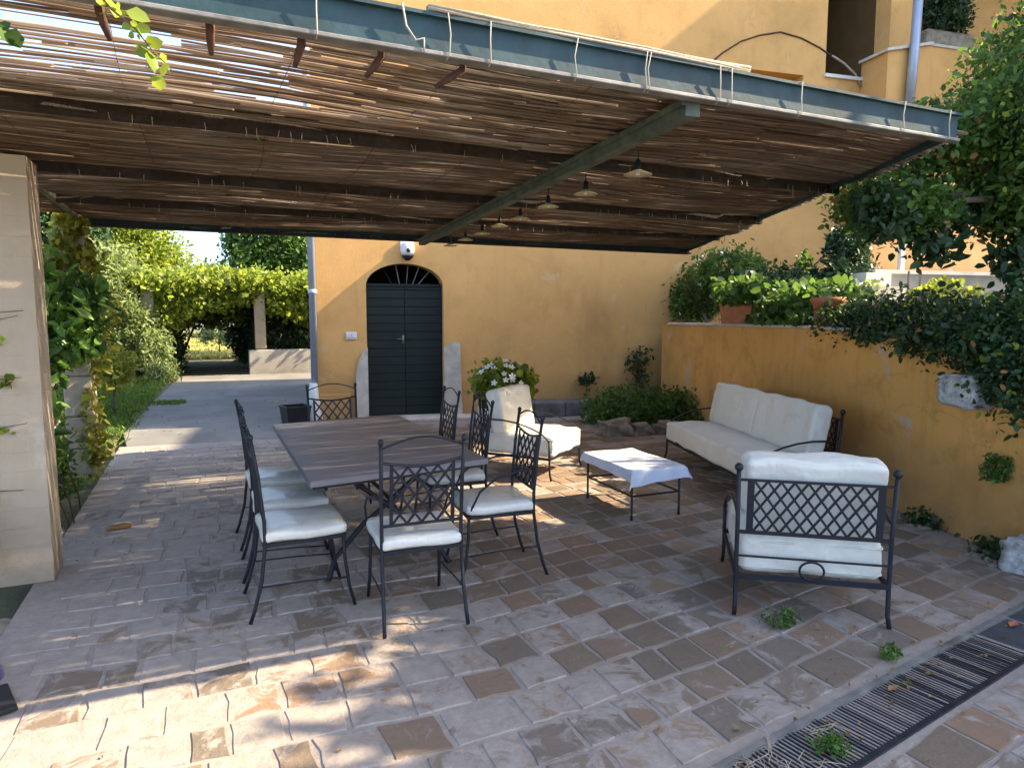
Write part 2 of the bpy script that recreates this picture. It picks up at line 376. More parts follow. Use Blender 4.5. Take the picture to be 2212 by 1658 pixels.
# ---- leaves: many small folded faces spread through a volume
def leaf_mesh(name, C, size, mat, parent=None, aspect=.55, droop=.0, var=None, spread=1.0, kind=None, up=.25):
    C = np.asarray(C, float); n = len(C)
    sz = size*(.45+1.15*rng.random(n)**1.4) if np.isscalar(size) else size
    d = rng.normal(size=(n, 3)); d[:, 2] = d[:, 2]*spread-droop; d /= np.linalg.norm(d, axis=1)[:, None]
    q = rng.normal(size=(n, 3)); q[:, 2] += up*4*0; u = np.cross(d, q); u /= np.linalg.norm(u, axis=1)[:, None]
    w = np.cross(u, d); w[w[:, 2] < 0] *= -1
    L = sz[:, None]; W = L*aspect/2
    p0 = C-d*L*.5; p3 = C+d*L*.5
    a1 = C-d*L*.18; a2 = C+d*L*.22
    p1 = a1+u*W+w*L*.09; p2 = a2+u*W*.78+w*L*.07; p4 = a2-u*W*.78+w*L*.07; p5 = a1-u*W+w*L*.09
    V = np.stack([p0, p1, p2, p3, p4, p5], 1).reshape(-1, 3)
    I = np.arange(n)*6
    F = np.stack([I, I+1, I+2, I+3, I, I+3, I+4, I+5], 1).reshape(-1)
    me = bpy.data.meshes.new(name); me.vertices.add(6*n); me.loops.add(8*n); me.polygons.add(2*n)
    me.vertices.foreach_set('co', V.astype(np.float32).ravel()); me.loops.foreach_set('vertex_index', F.astype(np.int32))
    me.polygons.foreach_set('loop_start', (np.arange(2*n)*4).astype(np.int32))
    me.update()
    va = np.clip(rng.random(n) if var is None else var, 0, 1)
    at = me.attributes.new('var', 'FLOAT', 'POINT'); at.data.foreach_set('value', np.repeat(va, 6).astype(np.float32))
    me.materials.append(M[mat]); me.validate()
    o = bpy.data.objects.new(name, me); COL.objects.link(o)
    if parent: o.parent = parent
    if kind: o['kind'] = kind
    return o
def clumps(ells, n, k=40, cs=.22, shell=.6):
    """n points in clumps inside a list of ellipsoids (cx,cy,cz,rx,ry,rz); also a per-clump tone."""
    ells = np.asarray(ells, float); vol = (ells[:, 3]*ells[:, 4]*ells[:, 5])**.67; pr = vol/vol.sum()
    P = []; V = []
    for e, w in zip(ells, pr):
        kk = max(4, int(k*w*len(ells)/1)); m = int(n*w)
        dd = rng.normal(size=(kk, 3)); dd /= np.linalg.norm(dd, axis=1)[:, None]
        rr = shell+(1-shell)*rng.random(kk)**.7; rr *= .9+.2*rng.random(kk)
        cc = e[:3]+dd*rr[:, None]*e[3:]
        tone = np.clip(rng.normal(.5, .22, kk), 0, 1)
        ci = rng.integers(0, kk, m)
        s = cs*e[3:].mean()*(.6+.8*rng.random(kk))
        P.append(cc[ci]+np.clip(rng.normal(size=(m, 3)), -1.75, 1.75)*s[ci][:, None]); V.append(np.clip(tone[ci]+rng.normal(0, .18, m), 0, 1))
    return np.concatenate(P), np.concatenate(V)
def limbs(mb, base, top, r, ells, nl=6, seed=0):
    rd = random.Random(seed); base = Vector(base); top = Vector(top)
    pts = [base.lerp(top, t)+Vector((rd.uniform(-1, 1), rd.uniform(-1, 1), 0))*r*.8*(0 if t == 0 else 1) for t in (0, .33, .66, 1)]
    mb.tube(pts, [r*1.25, r, r*.8, r*.55], 7)
    for i in range(nl):
        e = ells[i % len(ells)]; tgt = Vector((e[0]+rd.uniform(-.5, .5)*e[3], e[1]+rd.uniform(-.5, .5)*e[4], e[2]+rd.uniform(-.3, .5)*e[5]))
        st = base.lerp(top, rd.uniform(.45, 1)); md = st.lerp(tgt, .5)+Vector((rd.uniform(-.2, .2), rd.uniform(-.2, .2), .1))*r*3
        mb.tube([st, md, tgt], [r*.5, r*.32, r*.12], 5)
def plant(name, label, cat, ells, n, size, mat, base=None, stem=.03, k=40, cs=.22, shell=.55, group=None, droop=0, aspect=.55, flowers=0, fmat='petal', fsize=.05, part='foliage', spread=1):
    b = Vector(base) if base is not None else Vector((ells[0][0], ells[0][1], ells[0][2]-ells[0][5]))
    t = thing(name, label, cat, b, 0, group)
    le = [(e[0]-b.x, e[1]-b.y, e[2]-b.z, e[3], e[4], e[5]) for e in ells]
    P, V = clumps(le, n, k, cs, shell)
    lowest = 0.004
    P[:, 2] = np.where((P[:, 2] < lowest) & (cat not in ('ivy', 'vine', 'climber')), lowest+rng.random(len(P))*.05, P[:, 2])
    leaf_mesh(part, P, size, mat, t, aspect, droop, V, spread)
    if n >= 15000 and base is not None and t.location.y < 6:
        P2, V2 = clumps([(e[0], e[1], e[2], e[3]*1.04, e[4]*1.04, e[5]*1.04) for e in le], int(n*.07), max(30, k//4), cs*.8, .9); leaf_mesh('young_leaves', P2, size*.8, 'leaf_lime', t, aspect, .2, V2)['kind'] = 'stuff'
        P2, V2 = clumps(le, int(n*.012), k, cs, .7); leaf_mesh('dead_leaves', P2, size, 'dry_leaf', t, aspect, .5, V2)['kind'] = 'stuff'
    if stem:
        mb = MB(); limbs(mb, (0, 0, 0), (le[0][0], le[0][1], le[0][2]), stem, le, 7 if n < 15000 else 26, n)
        mb.build('trunk' if cat == 'tree' else 'stem', 'bark', t, True)
    if flowers:
        Q, _ = clumps(le, flowers*5, max(6, flowers), .05, .95); 
        leaf_mesh('flowers', Q, fsize, fmat, t, .9)['kind'] = 'stuff'
    return t

# ------------------------------------------------------------------ GROUND
def sheet(name, poly, z, mat, th=0):
    mb = MB(); n = len(poly)
    mb.add([(x, y, z) for x, y in poly], [tuple(range(n))])
    if th: mb.add([(x, y, z) for x, y in poly]+[(x, y, z-th) for x, y in poly], [(i, (i+1) % n, (i+1) % n+n, i+n) for i in range(n)])
    return struct(mb.build(name, mat))
sheet('ground', [(-120, -60), (120, -60), (120, 140), (-120, 140)], -.12, 'earth')
PATIO = [(-1.0, -2.0), (6.5, -2.0), (4.2, 1.2), (4.75, 2.0), (7.2, 9.75), (1.4, 10.9), (.9, 9.6), (-1.08, 9.83)]
patio = sheet('patio_floor', PATIO, 0, 'mortar', .2)
sheet('driveway', [(-1.0, 9.85), (.9, 9.62), (1.75, 10.9), (2.9, 19.8), (4.5, 21.2), (-.75, 21.2), (-1.0, 15.4), (-1.15, 11)], -.006, 'drive_concrete', .1)
sheet('lawn', [(-14, 9.5), (-1.25, 9.5), (-1.02, 15.4), (-.78, 21.2), (-14, 22.5)], -.03, 'earth', .08)
sheet('path', [(-.8, 21.21), (1.3, 21.21), (1.1, 28), (-.7, 28)], -.02, 'earth', .05)
sheet('meadow', [(-14, 28.1), (14, 28.1), (14, 60), (-14, 60)], -.02, 'earth', .05)

# tiles, warped a little so the rows swing round to follow the drain
def warp(u, v):
    x = u; k = max(0, 1-max(0, v-2.2)/4.5); y = v+.152*max(0, x-1.3)*k-.035*min(0, x-1.3)
    return x, y
def wj(p):
    x, y = p; return (x+.010*math.sin(x*5.1+y*3.3)+.006*math.sin(y*11+x*2), y+.012*math.sin(x*3.7-y*2.1+1)+.006*math.sin(x*9.5+y*4))
def inside(x, y, poly):
    c = False; j = len(poly)-1
    for i in range(len(poly)):
        xi, yi = poly[i]; xj, yj = poly[j]
        if (yi > y) != (yj > y) and x < (xj-xi)*(y-yi)/(yj-yi)+xi: c = not c
        j = i
    return c
TP = [(-1.0, .6), (5.2, .6), (4.62, 1.7), (6.95, 9.2), (1.5, 10.3), (.9, 9.5), (-1.02, 9.72)]
DR0 = Vector((1.66, 1.82)); DR1 = Vector((4.22, 2.21)); DRD = (DR1-DR0).normalized(); DRN = Vector((DRD.y, -DRD.x)); DRW = .27
def drain_d(x, y): return (Vector((x, y))-DR0).dot(DRN)
tiles = []
T = .242
rows = []
v = 1.84
while v < 10.2:
    hh = T*random.uniform(.95, 1.12); rows.append((v, hh)); v += hh
v = 1.445
while v > .4:
    hh = T*random.uniform(.92, 1.06); rows.append((v-hh, hh)); v -= hh
for rowi, (v, hh) in enumerate(rows):
    u = -1.0+(.16 if rowi % 2 and rowi % 5 else 0); jr = random.uniform(-.004, .004)
    while u < 7.2:
        ww = T*random.choice([1, 1, 1.05, .92, .9, 1.3, .62])
        cs_ = [wj(warp(*q)) for q in ((u, v), (u+ww, v), (u+ww+jr, v+hh), (u+jr, v+hh))]
        cx_ = sum(p[0] for p in cs_)/4; cy_ = sum(p[1] for p in cs_)/4
        dd = [drain_d(*p) for p in cs_]
        if all(inside(p[0], p[1], TP) for p in cs_) and (max(dd) < -.002 or min(dd) > DRW+.01):
            tiles.append((cs_, cx_, cy_))
        u += ww
def tile_geo(cs_, rd):
    g = .0035+rd.random()*.003
    cx_ = sum(p[0] for p in cs_)/4; cy_ = sum(p[1] for p in cs_)/4
    out = []
    for i in range(4):
        for t in (0, .34, .68):
            a, b_ = cs_[i], cs_[(i+1) % 4]
            x = a[0]+(b_[0]-a[0])*t; y = a[1]+(b_[1]-a[1])*t
            j = (g*1.5 if t == 0 else g)+rd.random()*.009*(1 if rd.random() < .8 else 2)
            d = math.hypot(cx_-x, cy_-y); out.append((x+(cx_-x)*j/d, y+(cy_-y)*j/d))
    h = .0045+rd.random()*.003; tx = rd.uniform(-.007, .007); ty = rd.uniform(-.007, .007)
    n = len(out); top = []; bot = []
    for (x, y) in out:
        z = h+(x-cx_)*tx+(y-cy_)*ty
        d = math.hypot(cx_-x, cy_-y); top.append((x+(cx_-x)*.006/d, y+(cy_-y)*.006/d, max(.0012, z))); bot.append((x, y, -.002))
    return top+bot, [tuple(range(n))]+[(i, i+n, (i+1) % n+n, (i+1) % n) for i in range(n)]
def screen(c, z=0):
    w = R(YAW); fw = c[0]*math.sin(w)+c[1]*math.cos(w); return fw, (c[0]*math.cos(w)-c[1]*math.sin(w))
def in_view(c):
    fw, a = screen(c); return fw > 1.2 and abs(a/fw) < .80
tiles.sort(key=lambda t: (0 if in_view((t[1], t[2])) else 1, screen((t[1], t[2]))[0]))
rd = random.Random(5)
rest = MB(); restvar = []
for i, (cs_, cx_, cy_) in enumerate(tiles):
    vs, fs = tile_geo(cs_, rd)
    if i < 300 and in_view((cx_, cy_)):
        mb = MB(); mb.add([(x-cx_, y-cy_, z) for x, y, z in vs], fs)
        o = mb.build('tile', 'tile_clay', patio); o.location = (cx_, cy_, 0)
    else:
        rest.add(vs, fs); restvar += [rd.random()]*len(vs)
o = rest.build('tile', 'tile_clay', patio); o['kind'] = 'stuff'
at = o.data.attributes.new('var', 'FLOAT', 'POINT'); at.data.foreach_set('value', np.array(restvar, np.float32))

# drain channel with its grate
drn = thing('drain', 'long dark metal drainage channel with cross bars set along the front edge of the paving', 'drain', (DR0.x, DR0.y, 0), math.atan2(DRD.y, DRD.x))
mb = MB(); mb.bb(-2.5, 3.2, -.008, .018, -.06, .010); mb.bb(-2.5, 3.2, -.02, -.008, -.05, .004); mb.build('edge_frame', 'flange_steel', drn)
mb = MB(); mb.bb(-2.5, 3.2, -DRW-.012, -DRW+.012, -.06, .010); mb.build('edge_frame', 'grate_metal', drn)
mb = MB(); mb.bb(-2.5, 3.2, -DRW+.012, -.012, -.09, -.045); mb.build('channel_bed', 'soil', drn)
k = -.9; first = None
while k < 1.95:
    if first is None:
        mb = MB(); mb.bb(-.004, .004, -DRW+.013, -.013, -.02, .004); first = mb.build('bar', 'grate_metal', drn); first.location = (k, 0, 0)
    else:
        c = first.copy(); COL.objects.link(c); c.location = (k, random.uniform(-.002, .002), random.uniform(-.003, .002)); c.rotation_euler = (0, 0, random.uniform(-.01, .01))
    k += .0225
for (x0, x1, zz) in ((1.97, 2.32, .002), (2.335, 2.72, .006), (2.735, 3.15, .003)):
    mb = MB(); mb.bb(x0, x1, -DRW+.016, -.016, -.02, zz); mb.build('cover_slab', 'slate', drn, bevel=.006)

# ------------------------------------------------------------------ HOUSE
house = thing('house', 'ochre plastered house with arched dark door and shadowed upper wall behind the patio', 'house', (FO.x, FO.y, 0), FROT)
SW = 14.0; HT = 9.6; WH = 13.2; WDP = 3.8
mb = MB()
dl, dr, sp, rise = .75, 1.98, 2.14, .36; dc = (dl+dr)/2; rx_ = (dr-dl)/2
openings = [(6.97, 8.73, 4.7, 6.08), (9.21, 10.31, 6.15, 8.6)]
def archz(s_): return sp+rise*math.sqrt(max(0, 1-((s_-dc)/rx_)**2))
brk = sorted({0, SW+.3, *[o_[0] for o_ in openings], *[o_[1] for o_ in openings], *[dc-rx_*math.cos(math.pi*i/20) for i in range(21)]})
def q4(a, b_, c, d): mb.add([a, b_, c, d], [(0, 1, 2, 3)])
for a_, b_ in zip(brk[:-1], brk[1:]):
    mid = (a_+b_)/2; solid = [((0, 0), (HT, HT))]
    if dl <= mid <= dr:
        solid = [((archz(a_), archz(b_)), (HT, HT))]
        q4((a_, 0, archz(a_)), (b_, 0, archz(b_)), (b_, .28, archz(b_)), (a_, .28, archz(a_)))
    for o_ in openings:
        if o_[0] <= mid <= o_[1]: solid = [((0, 0), (o_[2], o_[2])), ((o_[3], o_[3]), (HT, HT))]
    for (z0, z0b), (z1, z1b) in solid: q4((a_, 0, z0), (b_, 0, z0b), (b_, 0, z1b), (a_, 0, z1))
for s_ in (dl, dr): q4((s_, 0, 0), (s_, .28, 0), (s_, .28, sp), (s_, 0, sp))
for (s0, s1, z0, z1), dp in zip(openings, (.28, .02)):
    q4((s0, 0, z0), (s0, dp, z0), (s0, dp, z1), (s0, 0, z1)); q4((s1, 0, z0), (s1, dp, z0), (s1, dp, z1), (s1, 0, z1))
    q4((s0, 0, z0), (s1, 0, z0), (s1, dp, z0), (s0, dp, z0)); q4((s0, 0, z1), (s1, 0, z1), (s1, dp, z1), (s0, dp, z1))
s0, s1, z0, z1 = openings[0]; q4((s0, .28, z0), (s1, .28, z0), (s1, .28, z1), (s0, .28, z1))
q4((0, 0, 0), (0, 6.6, 0), (0, 6.6, HT), (0, 0, HT)); q4((0, 6.6, 0), (SW, 6.6, 0), (SW, 6.6, HT), (0, 6.6, HT)); q4((SW, 0, 0), (SW, 6.6, 0), (SW, 6.6, HT), (SW, 0, HT))
mb.build('wall', 'facade_plaster', house)
mb = MB(); mb.bb(-.25, SW, -.2, 6.8, HT, HT+.2); mb.build('roof', 'terracotta', house)
mb = MB(); mb.bb(SW+.3, SW+7, -WDP, 3.5, 0, WH); mb.build('shadow_wing', 'facade_plaster', house)  # unseen wing added, sized to cast the diagonal shadow on the facade
# rooms behind the openings; the unlit hallway's darkness is put into its colour
mb = MB()
def room(s0, s1, y0, y1, z0, z1):
    mb.add([(s0, y0, z0), (s1, y0, z0), (s1, y1, z0), (s0, y1, z0), (s0, y0, z1), (s1, y0, z1), (s1, y1, z1), (s0, y1, z1)], [(0, 1, 2, 3), (4, 5, 6, 7), (0, 3, 7, 4), (1, 2, 6, 5), (2, 3, 7, 6)])
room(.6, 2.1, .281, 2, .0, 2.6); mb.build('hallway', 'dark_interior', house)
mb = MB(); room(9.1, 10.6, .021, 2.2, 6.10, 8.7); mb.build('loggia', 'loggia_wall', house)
# door
door = MB().bb(dl+.005, dr-.005, .14, .17, .06, 2.14).build('door', 'door_paint', house)
zz = .075; i = 0
while zz < 2.10:
    h_ = min(.134, 2.13-zz)
    for a_, b_ in ((dl+.012, dc-.006), (dc+.006, dr-.012)):
        MB().bb(a_, b_, .118, .139, zz+.004, zz+h_-.004).build('plank', 'door_paint', door, bevel=.004)
    zz += h_
mb = MB(); mb.bb(dc-.05, dc-.015, .108, .117, 1.22, 1.36); mb.tube([(dc-.032, .117, 1.3), (dc-.032, .07, 1.3), (dc-.13, .07, 1.3)], .009, 6); mb.build('handle', 'flange_steel', door, True)
MB().bb(dl+.002, dr-.002, .12, .175, 2.145, 2.185).build('transom_rail', 'door_paint', house)
for t_ in (-.34, -.13, .07, .25, .42):
    s_ = dc+t_; MB().tube([(dc+t_*.55, .15, 2.18), (s_, .15, archz(s_)-.005)], .008, 6).build('transom_bar', 'flange_steel' if t_ > -.2 else 'black_iron', house)
mb = MB(); pr = [(.57, 0), (.745, 0), (.745, 1.16), (.70, 1.13), (.63, .98), (.575, .75)]
n_ = len(pr); mb.add([(x, -.045, z) for x, z in pr]+[(x, .05, z) for x, z in pr], [tuple(range(n_)), tuple(range(n_, 2*n_))[::-1]]+[(i, (i+1) % n_, (i+1) % n_+n_, i+n_) for i in range(n_)])
mb.build('jamb_stone', 'jamb_stone', house, bevel=.01)
mb = MB(); pr = [(1.985, 0), (2.27, 0), (2.25, .5), (2.235, 1.22), (2.15, 1.25), (1.985, 1.16)]
n_ = len(pr); mb.add([(x, -.05, z) for x, z in pr]+[(x, .05, z) for x, z in pr], [tuple(range(n_)), tuple(range(n_, 2*n_))[::-1]]+[(i, (i+1) % n_, (i+1) % n_+n_, i+n_) for i in range(n_)])
mb.build('jamb_stone', 'jamb_stone', house, bevel=.01)
MB().bb(.60, 2.75, -.34, .27, 0, .055).build('threshold', 'jamb_stone', house, bevel=.012)
MB().bb(.0, .48, -.05, .0-.003, 0, .45).build('plinth', 'facade_plaster', house, bevel=.01)
# stone ledge along the wall foot, in blocks
x_ = 2.78
for w_ in (.62, .55, .7, .5, .66, .5):
    MB().bb(x_, x_+w_-.012, -.42-random.uniform(0, .03), -.004, 0, .25+random.uniform(-.012, .012)).build('ledge_stone', 'dark_stone', house, bevel=.02); x_ += w_
# upper storey details
mb = MB(); pts = [fac(*p) for p in ((1528, 142), (1560, 115), (1600, 90), (1640, 77), (1685, 70), (1730, 83), (1770, 104), (1800, 125))]
mb.tube([(p.x, -.012, p.z) for p in pts], .014, 5); mb.build('arch_moulding', 'rust', house, True)
mb = MB(); pts = [fac(*p) for p in ((1795, 122), (1820, 138), (1845, 162), (1858, 190))]
mb.tube([(p.x, -.03, p.z) for p in pts], .02, 5); mb.build('dead_vine_stem', 'twig', house, True)
MB().bb(9.18, 10.30, -.05, .015, 6.09, 6.15).build('sill', 'white_masonry', house)
rl = thing('balcony_railing', 'black iron railing standing in the dark upper opening', 'railing', tuple(fworld(9.22, .35, 6.15)), FROT)
MB().tube([(0, 0, .78), (.30, .1, .62)], .016, 6).build('handrail', 'black_iron', rl); MB().tube([(0, 0, .1), (.30, .1, .1)], .012, 6).build('bottom_rail', 'black_iron', rl)
for i in range(6): MB().tube([(.05*i+.02, .017*i, .0), (.05*i+.02, .017*i, .77-.026*i)], .009, 5).build('baluster', 'black_iron', rl)
MB().bb(10.32, 10.98, -.33, -.003, 6.62, HT-.01).build('pilaster', 'facade_plaster', house)
mb = MB(); mb.bb(10.02, 11.0, -.62, -.003, 3.2, 6.42); mb.add([(10.02, -.62, 6.42), (11.0, -.62, 6.42), (11.0, -.003, 6.42), (10.02, -.003, 6.42), (10.02, -.62, 6.425), (11.0, -.62, 6.62), (11.0, -.003, 6.62), (10.02, -.003, 6.425)], [(0, 1, 5, 4), (2, 3, 7, 6), (4, 5, 6, 7), (1, 2, 6, 5)])
mb.build('stair_parapet', 'facade_plaster', house)
mb = MB(); mb.add([(9.95, -.68, 6.40), (10.99, -.68, 6.62), (10.99, .0-.005, 6.62), (9.95, -.005, 6.40), (9.95, -.68, 6.45), (10.99, -.68, 6.67), (10.99, -.005, 6.67), (9.95, -.005, 6.45)], [(0, 1, 2, 3), (4, 5, 6, 7), (0, 1, 5, 4), (1, 2, 6, 5), (2, 3, 7, 6), (3, 0, 4, 7)])
mb.build('parapet_cap', 'jamb_stone', house)
MB().bb(11.08, SW+.25, -.50, -.15, 4.2, 6.66).build('balcony_parapet', 'facade_plaster', house)
MB().bb(11.06, SW+.25, -.53, -.12, 6.661, 6.71).build('parapet_cap', 'jamb_stone', house)
pp = [fac(1985, -20, .72), fac(1975, 110, .72), fac(1964, 232, .72)]
mb = MB(); mb.tube([(p.x, p.y, p.z) for p in pp], .085, 10); mb.build('rain_pipe', 'zinc_pipe', house, True)
# left corner downpipe with flared boot
dp = MB().tube([(-.06, -.07, .62), (-.06, -.07, HT)], .055, 10).build('downpipe', 'zinc_pipe', house, True)
MB().lathe([(.058, 0), (.068, .01), (.068, .06), (.058, .07)], 10, (-.06, -.07, 2.0)).build('pipe_collar', 'zinc_pipe', dp, True)
MB().lathe([(.13, .0), (.12, .12), (.075, .42), (.06, .64)], 12, (-.08, -.09, .0)).build('pipe_boot', 'pale_plastic', dp, True)

# things fixed to the house
wl_ = thing('wall_light', 'white hooded lamp fixed on the wall above the arched door', 'wall light', tuple(fworld(1.40, 0, 2.62)), FROT)
MB().bb(-.11, .11, -.03, -.002, .05, .24).build('mount_plate', 'pale_plastic', wl_, bevel=.008)
mb = MB()
for i in range(9):
    t = i/8; mb.tube([], .1) if False else None
mb.lathe([(.001, .21), (.07, .20), (.105, .15), (.11, .05), (.10, .0)], 16, (0, -.09, 0)); mb.build('housing', 'pale_plastic', wl_, True)
MB().lathe([(.001, -.085), (.05, -.07), (.085, -.03), (.097, -.002)], 16, (0, -.09, 0)).build('glass_bowl', 'dark_glass', wl_, True)
MB().lathe([(.001, 0), (.03, .002), (.034, .02)], 12, (0, 0, 0)).build('sensor_eye', 'dark_glass', wl_, True)
KL = [o for o in bpy.data.objects if o.name.startswith('sensor_eye')][0]; KL.location = (.0, -.215, .07); KL.rotation_euler = (R(-90), 0, 0)
sw_ = thing('outdoor_socket', 'small pale double socket plate on the ochre wall left of the door', 'socket', tuple(fworld(.51, 0, 1.30)), FROT)
MB().bb(-.085, .085, -.025, -.001, 0, .12).build('plate', 'pale_plastic', sw_, bevel=.01)
for s_ in (-.042, .042): MB().bb(s_-.033, s_+.033, -.036, -.0255, .025, .095).build('cover', 'pale_plastic', sw_, bevel=.006)
pbx = fac(2040, 100, .33)
pb = thing('window_box', 'weathered brown stone planter box on the upper balcony parapet', 'planter', tuple(fworld(pbx.x, -.33, 6.712)), FROT)
mb = MB(); mb.box((0, 0, .14), (1.15, .3, .28)); mb.build('trough', 'brown_rock', pb, bevel=.03); MB().box((0, 0, .29), (1.0, .2, .02)).build('soil_bed', 'soil', pb)
w0 = fworld(pbx.x-.05, -.33, 7.35)
plant('balcony_shrub', 'small dark rounded shrub growing in the balcony planter box', 'shrub', [(w0.x, w0.y, w0.z+.02, .55, .35, .36), (w0.x-.1, w0.y, w0.z+.3, .3, .25, .2), (w0.x+.35, w0.y, w0.z-.12, .25, .2, .16)], 3200, .075, 'leaf_dark', (w0.x, w0.y, 7.0), .03, 50)

# ------------------------------------------------------------------ GARDEN WALL and terrace
W0 = WA-WD*6.15; LEN = 8.4
gw = thing('garden_wall', 'low ochre plastered retaining wall with worn patches behind the white sofa', 'wall', (W0.x, W0.y, 0), math.atan2(WD.y, WD.x))
def topz(x): return 1.53-.13*max(0, (x-5.0))/3.0
mb = MB(); N = 24
for i in range(N):
    a_, b_ = LEN*i/N, LEN*(i+1)/N; za, zb = topz(a_), topz(b_)
    mb.add([(a_, 0, 0), (b_, 0, 0), (b_, 0, zb), (a_, 0, za), (a_, .35, 0), (b_, .35, 0), (b_, .35, zb), (a_, .35, za)], [(0, 1, 2, 3), (4, 5, 6, 7), (3, 2, 6, 7)])
mb.add([(LEN, 0, 0), (LEN, .35, 0), (LEN, .35, topz(LEN)), (LEN, 0, topz(LEN))], [(0, 1, 2, 3)])
mb.build('wall', 'garden_plaster', gw)
x_ = .35
while x_ < 5.9:
    w_ = .62; mb = MB(); za, zb = topz(x_)+.003, topz(x_+w_)+.003
    mb.add([(x_, -.035, za), (x_+w_-.006, -.035, zb), (x_+w_-.006, .37, zb), (x_, .37, za), (x_, -.035, za+.03), (x_+w_-.006, -.035, zb+.03), (x_+w_-.006, .37, zb+.03), (x_, .37, za+.03)], [(0, 1, 2, 3), (4, 5, 6, 7), (0, 1, 5, 4), (1, 2, 6, 5), (2, 3, 7, 6), (3, 0, 4, 7)])
    mb.build('coping_tile', 'jamb_stone', gw, bevel=.006); x_ += w_
p0 = wal(2068, 805); p1 = wal(2160, 805); pc = wal(2114, 842)
lx = (Vector((pc.x, pc.y))-W0).dot(WD)
mb = MB(); mb.blob((lx, -.05, 1.12), (.32, .32, .24), 3, .10, 4, .28); mb.build('projecting_stone', 'pale_rock', gw, True)
tb = [tuple((W0+WN*.3)[:]), tuple((W0+WD*LEN+WN*.3)[:]), (9, -3), (24, -3), (24, 8.0), (15.3, 8.85), (7.7, 9.95)]
sheet('terrace', tb, 1.36, 'earth', 1.0)

# terrace walls seen beyond the plants
def fbox(name, mat, parent, s0, s1, d0, d1, z0, z1): return MB().bb(s0, s1, -d1, -d0, z0, z1).build(name, mat, parent)
D2 = 4.4
a_ = fac(1892, 585, D2); b_ = fac(2330, 585, D2)
cw = thing('concrete_wall', 'low grey concrete wall with pale cap on the raised terrace', 'wall', (FO.x, FO.y, 0), FROT)
fbox('wall', 'concrete', cw, a_.x, b_.x, D2-.22, D2, 1.36, a_.z-.03); fbox('cap', 'white_masonry', cw, a_.x-.04, b_.x+.04, D2-.27, D2+.04, a_.z-.029, a_.z+.015)
D3 = 3.95
a2 = fac(1888, 400, D3); b2 = fac(2400, 400, D3)
ow = thing('terrace_wall', 'sunlit orange plastered wall behind the grey concrete wall on the terrace', 'wall', (FO.x, FO.y, 0), FROT)
fbox('wall', 'orange_plaster', ow, a2.x, b2.x, D3-.25, D3, 1.36, a2.z+.1)
st_ = thing('garden_steps', 'two pale masonry steps at the end of the grey concrete wall', 'steps', (FO.x, FO.y, 0), FROT)
for (xa, xb, ytop, dd) in ((1872, 1926, 588, 4.50), (1884, 1964, 618, 4.85)):
    q0 = fac(xa, ytop, dd); q1 = fac(xb, ytop, dd); fbox('step', 'white_masonry', st_, q0.x, q1.x, dd-.3, dd, 1.362, q0.z)
q = fac(1951, 480, 4.15); 
tag(fbox('white_post', 'pale_plastic', None, q.x-.03, q.x+.03, 4.12, 4.18, 1.36, q.z), 'thin white post in front of the orange terrace wall', 'post')
pw = bpy.data.objects['white_post']; pw.location = (FO.x, FO.y, 0); pw.rotation_euler = (0, 0, FROT)
for i, (xx, y0_) in enumerate(((1962, 585), (1987, 592))):
    q = wal(xx, y0_, 1.2)
    tag(MB().tube([(q.x, q.y, 1.36), (q.x+.01, q.y, q.z)], .012, 6).build('garden_stake', 'twig', None), ['thin garden stake left of the bright terrace bush', 'thin garden stake right of the white masonry steps, nearer the lime bush'][i], 'stake')

# ------------------------------------------------------------------ PERGOLA
PZ = 2.61
pg = thing('pergola', 'pergola roof of reed mats on dark green steel beams over the patio', 'pergola', (0, 0, 0))
XL = -2.6
def xr(Y): return 3.95+.475*(Y-2.56)
fb = MB().bb(XL, 3.80, 2.494, 2.506, 2.6225, 2.742).build('front_beam', 'beam_green', pg)
MB().bb(XL, 3.80, 2.472, 2.528, 2.606, 2.6224).build('bottom_flange', 'flange_steel', fb, bevel=.003)
MB().bb(XL, 3.80, 2.472, 2.528, 2.7421, 2.755).build('top_flange', 'beam_green', fb)
tie_px = [(683, -10, 72), (968, 48, 117), (1060, 62, 133), (1248, 106, 165), (1398, 135, 190), (1406, 137, 191), (1555, 165, 216), (1580, 170, 222), (1732, 200, 245), (1955, 240, 285), (2052, 262, 297)]
for px, ya, yb in tie_px:
    a_ = gY(px, ya, 2.468); j = random.uniform(-.012, .012)
    MB().tube([(a_.x, 2.50, 2.764), (a_.x, 2.466, 2.757), (a_.x+j, 2.474, 2.69), (a_.x+j*.4, 2.466, 2.614), (a_.x, 2.49, 2.600)], .0027, 5).build('string_tie', 'string', fb, True)
a_ = gY(870, 40, 2.46); MB().tube([(a_.x, 2.464, 2.762), (a_.x+.015, 2.47, 2.69), (a_.x+.05, 2.47, 2.645), (a_.x+.08, 2.467, 2.655), (a_.x+.08, 2.466, 2.61)], .004, 5).build('string_tie', 'string', fb, True)
for X_, bend in ((-.27, .02), (.05, .0), (.345, -.02), (.63, -.05), (.95, -.10)):
    MB().tube([(X_, 2.575, 2.66), (X_, 2.585, 2.61), (X_+bend*.5, 2.60, 2.575), (X_+bend, 2.63, 2.545)], [.016, .015, .014, .008], 6).build('rusty_hook', 'rust', pg, True)
